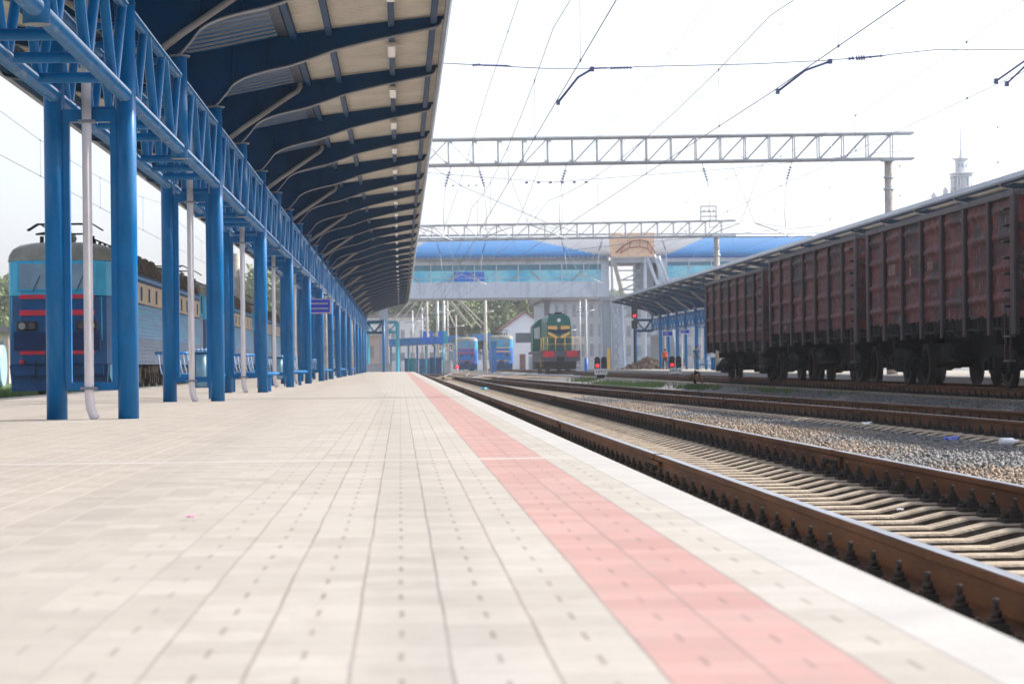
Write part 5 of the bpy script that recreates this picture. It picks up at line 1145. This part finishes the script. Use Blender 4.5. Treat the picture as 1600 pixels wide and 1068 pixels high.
# ------------------------------------------------------------------ people
def skin_mesh(name, pts, edges, rad, mt, parent, sub=1, root=0):
    me = bpy.data.meshes.new(name); me.from_pydata(pts, edges, []); me.materials.append(M[mt]); o = bpy.data.objects.new(name, me); COL.objects.link(o); o.parent = parent
    s = o.modifiers.new("skin", 'SKIN'); s.use_smooth_shade = True
    for i, r in enumerate(rad): d = me.skin_vertices[0].data[i]; d.radius = (r, r) if not isinstance(r, tuple) else r; d.use_root = (i == root)
    u_ = o.modifiers.new("sub", 'SUBSURF'); u_.levels = sub; u_.render_levels = sub
    return o
def person(loc, rz, h, label, shirt, trous, step=.25, shorts=False, sit=False):
    T = thing("person", loc, label, "person", None, rz); k = h / 1.75
    J = {'pel': (0, 0, .95), 'wa': (0, 0, 1.10), 'ch': (0, .01, 1.32), 'ne': (0, .01, 1.50), 'he': (0, .02, 1.60), 'ht': (0, .02, 1.70),
         'hl': (-.10, 0, .92), 'kl': (-.11, step * .55, .50), 'al': (-.11, step * .35, .09), 'tl': (-.11, step * .35 + .17, .03), 'hr': (.10, 0, .92), 'kr': (.11, -step * .1, .49), 'ar': (.11, -step, .10), 'tr': (.11, -step + .17, .03),
         'sl': (-.19, .01, 1.44), 'el': (-.25, -step * .3, 1.16), 'wl': (-.24, -step * .2 + .08, .92), 'sr': (.19, .01, 1.44), 'er': (.25, step * .3, 1.16), 'wr': (.24, step * .6, .95),
         'pl': (-.235, -step * .2 + .11, .84), 'pr': (.235, step * .6 + .04, .87)}
    for sd, s in (('l', -1), ('r', 1)):
        b_ = J['p' + sd]
        for f in range(4): J['f%s%d' % (sd, f)] = (b_[0] - s * .004, b_[1] + (f - 1.5) * .022, b_[2] - .085 + .008 * abs(f - 1.3)); J['g%s%d' % (sd, f)] = (b_[0] - s * .02, b_[1] + (f - 1.5) * .021, b_[2] - .12 + .01 * abs(f - 1.3))
        J['t' + sd + 'h'] = (b_[0] - s * .03, b_[1] + .05, b_[2] - .03)
    E = [('pel', 'wa'), ('wa', 'ch'), ('ch', 'ne'), ('ne', 'he'), ('he', 'ht'), ('pel', 'hl'), ('hl', 'kl'), ('kl', 'al'), ('al', 'tl'), ('pel', 'hr'), ('hr', 'kr'), ('kr', 'ar'), ('ar', 'tr'), ('ch', 'sl'), ('sl', 'el'), ('el', 'wl'), ('wl', 'pl'), ('ch', 'sr'), ('sr', 'er'), ('er', 'wr'), ('wr', 'pr')]
    for sd in 'lr':
        for f in range(4): E += [('p' + sd, 'f%s%d' % (sd, f)), ('f%s%d' % (sd, f), 'g%s%d' % (sd, f))]
        E.append(('p' + sd, 't' + sd + 'h'))
    RR = dict(pel=.13, wa=.12, ch=(.15, .11), ne=.055, he=.095, ht=.085, hl=.085, kl=.058, al=.04, tl=.035, hr=.085, kr=.058, ar=.04, tr=.035, sl=.055, el=.042, wl=.028, sr=.055, er=.042, wr=.028, pl=.032, pr=.032)
    names = list(J); idx = {n_: i for i, n_ in enumerate(names)}
    sc = lambda p: tuple(c * k for c in p)
    def rr(n_, g=1.0):
        r = RR.get(n_, .009)
        return tuple(x * g * k for x in r) if isinstance(r, tuple) else r * g * k
    skin_mesh("body", [sc(J[n_]) for n_ in names], [(idx[a], idx[b_]) for a, b_ in E], [rr(n_) for n_ in names], "skin", T)
    def part(name, ns, es, mt, g):
        ix = {n_: i for i, n_ in enumerate(ns)}; skin_mesh(name, [sc(J[n_]) for n_ in ns], [(ix[a], ix[b_]) for a, b_ in es], [rr(n_, g) for n_ in ns], mt, T)
    for sd in 'lr': J['m' + sd] = tuple((a + b_) / 2 for a, b_ in zip(J['s' + sd], J['e' + sd])); RR['m' + sd] = .05; J['q' + sd] = tuple(a * .3 + b_ * .7 for a, b_ in zip(J['h' + sd], J['k' + sd])); RR['q' + sd] = .065
    J['nk'] = (0, .01, 1.45); RR['nk'] = .08
    part("shirt", ['pel', 'wa', 'ch', 'nk', 'sl', 'ml', 'sr', 'mr'], [('pel', 'wa'), ('wa', 'ch'), ('ch', 'nk'), ('ch', 'sl'), ('sl', 'ml'), ('ch', 'sr'), ('sr', 'mr')], shirt, 1.25)
    if shorts: part("shorts", ['pel', 'hl', 'ql', 'hr', 'qr'], [('pel', 'hl'), ('hl', 'ql'), ('pel', 'hr'), ('hr', 'qr')], trous, 1.2)
    else: part("trousers", ['pel', 'hl', 'kl', 'al', 'hr', 'kr', 'ar'], [('pel', 'hl'), ('hl', 'kl'), ('kl', 'al'), ('pel', 'hr'), ('hr', 'kr'), ('kr', 'ar')], trous, 1.22)
    hb = mb("hair"); hb.ball((0, .0, 1.675 * k), .108 * k, 14, 8, (.9, 1.02, .95)); hb.build("hair", T)
    fc = mb("skin"); fc.ball((0, .118 * k, 1.62 * k), .02 * k).ball((-.085 * k, .02 * k, 1.62 * k), .022 * k).ball((.085 * k, .02 * k, 1.62 * k), .022 * k).ball((0, .05 * k, 1.615 * k), .085 * k, 12, 8, (.85, .8, 1.15)); fc.use("hair").ball((-.033 * k, .112 * k, 1.64 * k), .01 * k).ball((.033 * k, .112 * k, 1.64 * k), .01 * k); fc.use("terminal_red").cbox((0, .116 * k, 1.575 * k), (.04 * k, .01, .008)); fc.build("face", T)
    for sd in 'lr':
        p = J['t' + sd]; mb("black").ball((p[0] * k, (p[1] - .08) * k, .045 * k), .13 * k, 10, 6, (.38, 1, .36)).build("shoe", T)
    return T
person((X_(1040, 205), 205, -.02), 0, 1.76, "person in an orange shirt and dark trousers walking away on the opposite platform", "orange_shirt", "dark_trousers", .28)
person((X_(1090, 180), 180, -.02), 0, 1.80, "person in a navy shirt and jeans walking away on the opposite platform", "navy_shirt", "jeans", .08)
person((X_(1072, 216), 216, -.02), R(160), 1.62, "person in a teal shirt and shorts between the blue columns", "teal_shirt", "olive_shorts", .3, True)
person((X_(980, 233) - .35, 233.5, -.1), 0, 1.5, "person in a white shirt and dark shorts near the bridge pier", "white", "dark_trousers", .1, True)

# ------------------------------------------------------------------ litter
o = mb("plastic").tube([(0, 0, 0), (.02, .0, 0), (.16, 0, .0), (.20, 0, 0), (.24, 0, 0)], [.03, .04, .04, .015, .015], 10).build("plastic_bottle"); p = at(1562, 686, 35); o.location = (6.75, 26.8, -.36); q = at(1562, 687, 26.8)
o.location = (q.x, 26.8, -.36); o.rotation_euler = (0, 0, .3); tag(o, "clear plastic bottle lying on the stones at the right photo edge", "bottle")
def scrap(px, py, zg, mt, name, label, s):
    d = at(px, py, 1) - Vector((0, 0, CAMH)); k = (zg - CAMH) / d.z; p = Vector((0, 0, CAMH)) + d * k
    o = MB().use(mt); n_ = 5
    o.v = [((i / n_ - .5) * s, (j / n_ - .5) * s, random.uniform(0, .35) * s) for i in range(n_ + 1) for j in range(n_ + 1)]
    for i in range(n_):
        for j in range(n_): a = i * (n_ + 1) + j; o.f.append([a, a + n_ + 1, a + n_ + 2, a + 1]); o.m.append(0); o.sm.append(False)
    ob = o.build(name); ob.location = (p.x, p.y, p.z + .01); sm_ = ob.modifiers.new("thick", 'SOLIDIFY'); sm_.thickness = .002; tag(ob, label, "litter", "bits of litter")
scrap(1487, 689, -.39, "scrap_blue", "plastic_scrap", "scrap of blue plastic on the stones right of the platform track", .16)
scrap(1355, 664, -.38, "plastic", "paper_scrap", "crumpled white paper on the grey stones", .14)
scrap(757, 609, -.40, "cyan_paint", "plastic_scrap", "small greenish scrap between the rails of the platform track", .28)
scrap(1406, 799, -.38, "plastic", "paper_scrap", "tiny white scrap between the sleepers of the platform track", .04)
scrap(297, 812, .0, "pink", "petal", "small pink scrap lying on the platform", .03)
scrap(1115, 598, -.42, "plastic", "plastic_bag", "white plastic bag in the weeds beside the point lever", .4)

# ------------------------------------------------------------------ trees and hill
def tree_mesh(seed, h=11, cr=4.6, n_=5200, mt="leaf"):
    rd = random.Random(seed); tr = mb("bark"); tr.tube([(0, 0, 0), (.15, .1, h * .3), (.05, 0, h * .6), (.1, 0, h * .85)], [.32, .24, .15, .05], 8)
    cl = []
    for _ in range(30):
        a = rd.uniform(0, 6.28); zz = rd.uniform(.32, 1.0) * h; rr_ = cr * math.sqrt(max(.05, 1 - ((zz / h - .62) / .42) ** 2)) * rd.uniform(.35, 1); p = Vector((rr_ * math.cos(a), rr_ * math.sin(a), zz)); cl.append((p, rd.uniform(.8, 1.7)))
        tr.tube([(0.1, 0, zz * .6), (p.x * .5, p.y * .5, zz * .85), tuple(p)], [.09, .06, .02], 5)
    c = mb(mt)
    for _ in range(n_):
        p, r = rd.choice(cl); d = Vector((rd.gauss(0, 1), rd.gauss(0, 1), rd.gauss(0, .8))); d = d.normalized() * r * rd.uniform(.4, 1.08) ; q = p + d
        s = rd.uniform(.12, .30); ax = Vector((rd.gauss(0, 1), rd.gauss(0, 1), rd.gauss(0, 1))).normalized(); bx_ = ax.orthogonal().normalized(); cx_ = ax.cross(bx_)
        c.add([q - bx_ * s, q + cx_ * s * .7, q + bx_ * s, q - cx_ * s * .7], [(0, 1, 2, 3)])
    return tr, c
protoT = []
for sd, mt in ((1, "leaf"), (2, "leaf_dark"), (3, "leaf")):
    tr, c = tree_mesh(sd, mt=mt); T = thing("leafy_tree", (0, 0, -.5), "t", "tree", "trees beyond the station"); tr.build("trunk", T); c.build("crown", T); protoT.append(T)
spots = [(715, 360, 1.0, 0), (738, 366, 1.15, 1), (758, 372, 1.1, 0), (776, 376, 1.2, 1), (795, 380, 1.25, 2), (815, 384, 1.3, 0), (835, 388, 1.35, 1), (852, 380, 1.1, 0), (640, 450, 1.3, 1), (668, 455, 1.4, 0), (694, 462, 1.45, 1), (610, 470, 1.3, 2), (585, 470, 1.3, 0),
         (-22, 300, 1.0, 0), (6, 330, 1.25, 0), (38, 330, 1.2, 2), (395, 380, 1.25, 0), (425, 385, 1.45, 2), (450, 390, 1.3, 0), (365, 390, 1.2, 2), (480, 400, 1.1, 0), (520, 400, 1.0, 2), (300, 380, .9, 0), (250, 380, .8, 2)]
desc = ["light green tree left of the gabled house", "dark tree behind the yellowish mast", "bright green tree right of the yellowish mast", "dark tree above the gabled house's left eave", "full green tree behind the house ridge, left", "tall green tree directly behind the house ridge", "dark tall tree behind the house's right slope", "green tree touching the grey building", "hazy tree beyond the masts, left one", "hazy tree beyond the masts, middle one", "hazy dark tree beyond the masts, right one", "pale tree past the canopy end, right one", "pale tree past the canopy end, left one",
        "pale tree at the far left photo edge", "green tree just left of the front locomotive's roof", "tree hidden mostly behind the front locomotive", "green tree between the columns right of the concrete mast", "tall dark tree between columns above the last locomotives", "green tree behind the columns near the notice board", "dark tree behind the concrete mast", "tree glimpsed between far columns, left one", "tree glimpsed between far columns, right one", "low tree behind the locomotive roofs, right one", "low tree behind the locomotive roofs, left one"]
done = set()
for i, (px, Yd, s, kd) in enumerate(spots):
    o = protoT[kd] if kd not in done else dup(protoT[kd]); done.add(kd)
    o.location = (X_(px, Yd), Yd, -.5); o.scale = (s, s, s); o["label"] = desc[i]; o.rotation_euler = (0, 0, i * 1.3)
hl = mb("leaf_dark"); HX = 70; hp = []
for j, (yy, hh) in enumerate(((600, -.6), (660, 9), (740, 17), (850, 24), (1000, 26))):
    for i in range(HX + 1): x = -420 + i * 12; hl.v.append((x, yy + random.uniform(-8, 8), (hh + (0 if j == 0 else 3.5 * math.sin(x * .013 + j) + random.uniform(-1.6, 1.6))) * (1 if j == 0 else max(.15, 1 - max(0, (x - 60) / 120)))))
for j in range(4):
    for i in range(HX): a = j * (HX + 1) + i; hl.f.append([a, a + 1, a + HX + 2, a + HX + 1]); hl.m.append(0); hl.sm.append(True)
tag(hl.build("hill"), kind="structure")
fw = mb("leaf")
for _ in range(14000):
    x = random.uniform(-330, 120); yy = random.uniform(640, 860); zb_ = np.interp(yy, [600, 660, 740, 850], [0, 9, 17, 24]) * max(.15, 1 - max(0, (x - 60) / 120)); s = random.uniform(.8, 2.0); z = zb_ + random.uniform(-1, 5); a = random.uniform(0, 3.14)
    fw.add([(x - s * math.cos(a), yy - s * math.sin(a), z - s * .6), (x + s * math.cos(a), yy + s * math.sin(a), z - s * .3), (x + s * .6 * math.cos(a), yy, z + s * .8), (x - s * .7 * math.cos(a), yy, z + s * .6)], [(0, 1, 2, 3)])
tag(fw.build("wooded_hillside"), "hazy wooded hillside far behind the station", "wood", None, "stuff")

# ------------------------------------------------------------------ haze
m, t, b = nt("haze"); M["haze"] = m; t.nodes.remove(b); pv = t.nodes.new("ShaderNodeVolumePrincipled"); pv.inputs["Color"].default_value = (.93, .96, 1, 1); pv.inputs["Density"].default_value = .00032; pv.inputs["Anisotropy"].default_value = .3
t.links.new(pv.outputs[0], t.nodes["Material Output"].inputs["Volume"])
hz = mb("haze").box(-1000, 1000, -80, 2600, -1.6, 46).build("haze"); tag(hz, kind="stuff", label="pale summer haze in the air", cat="haze")
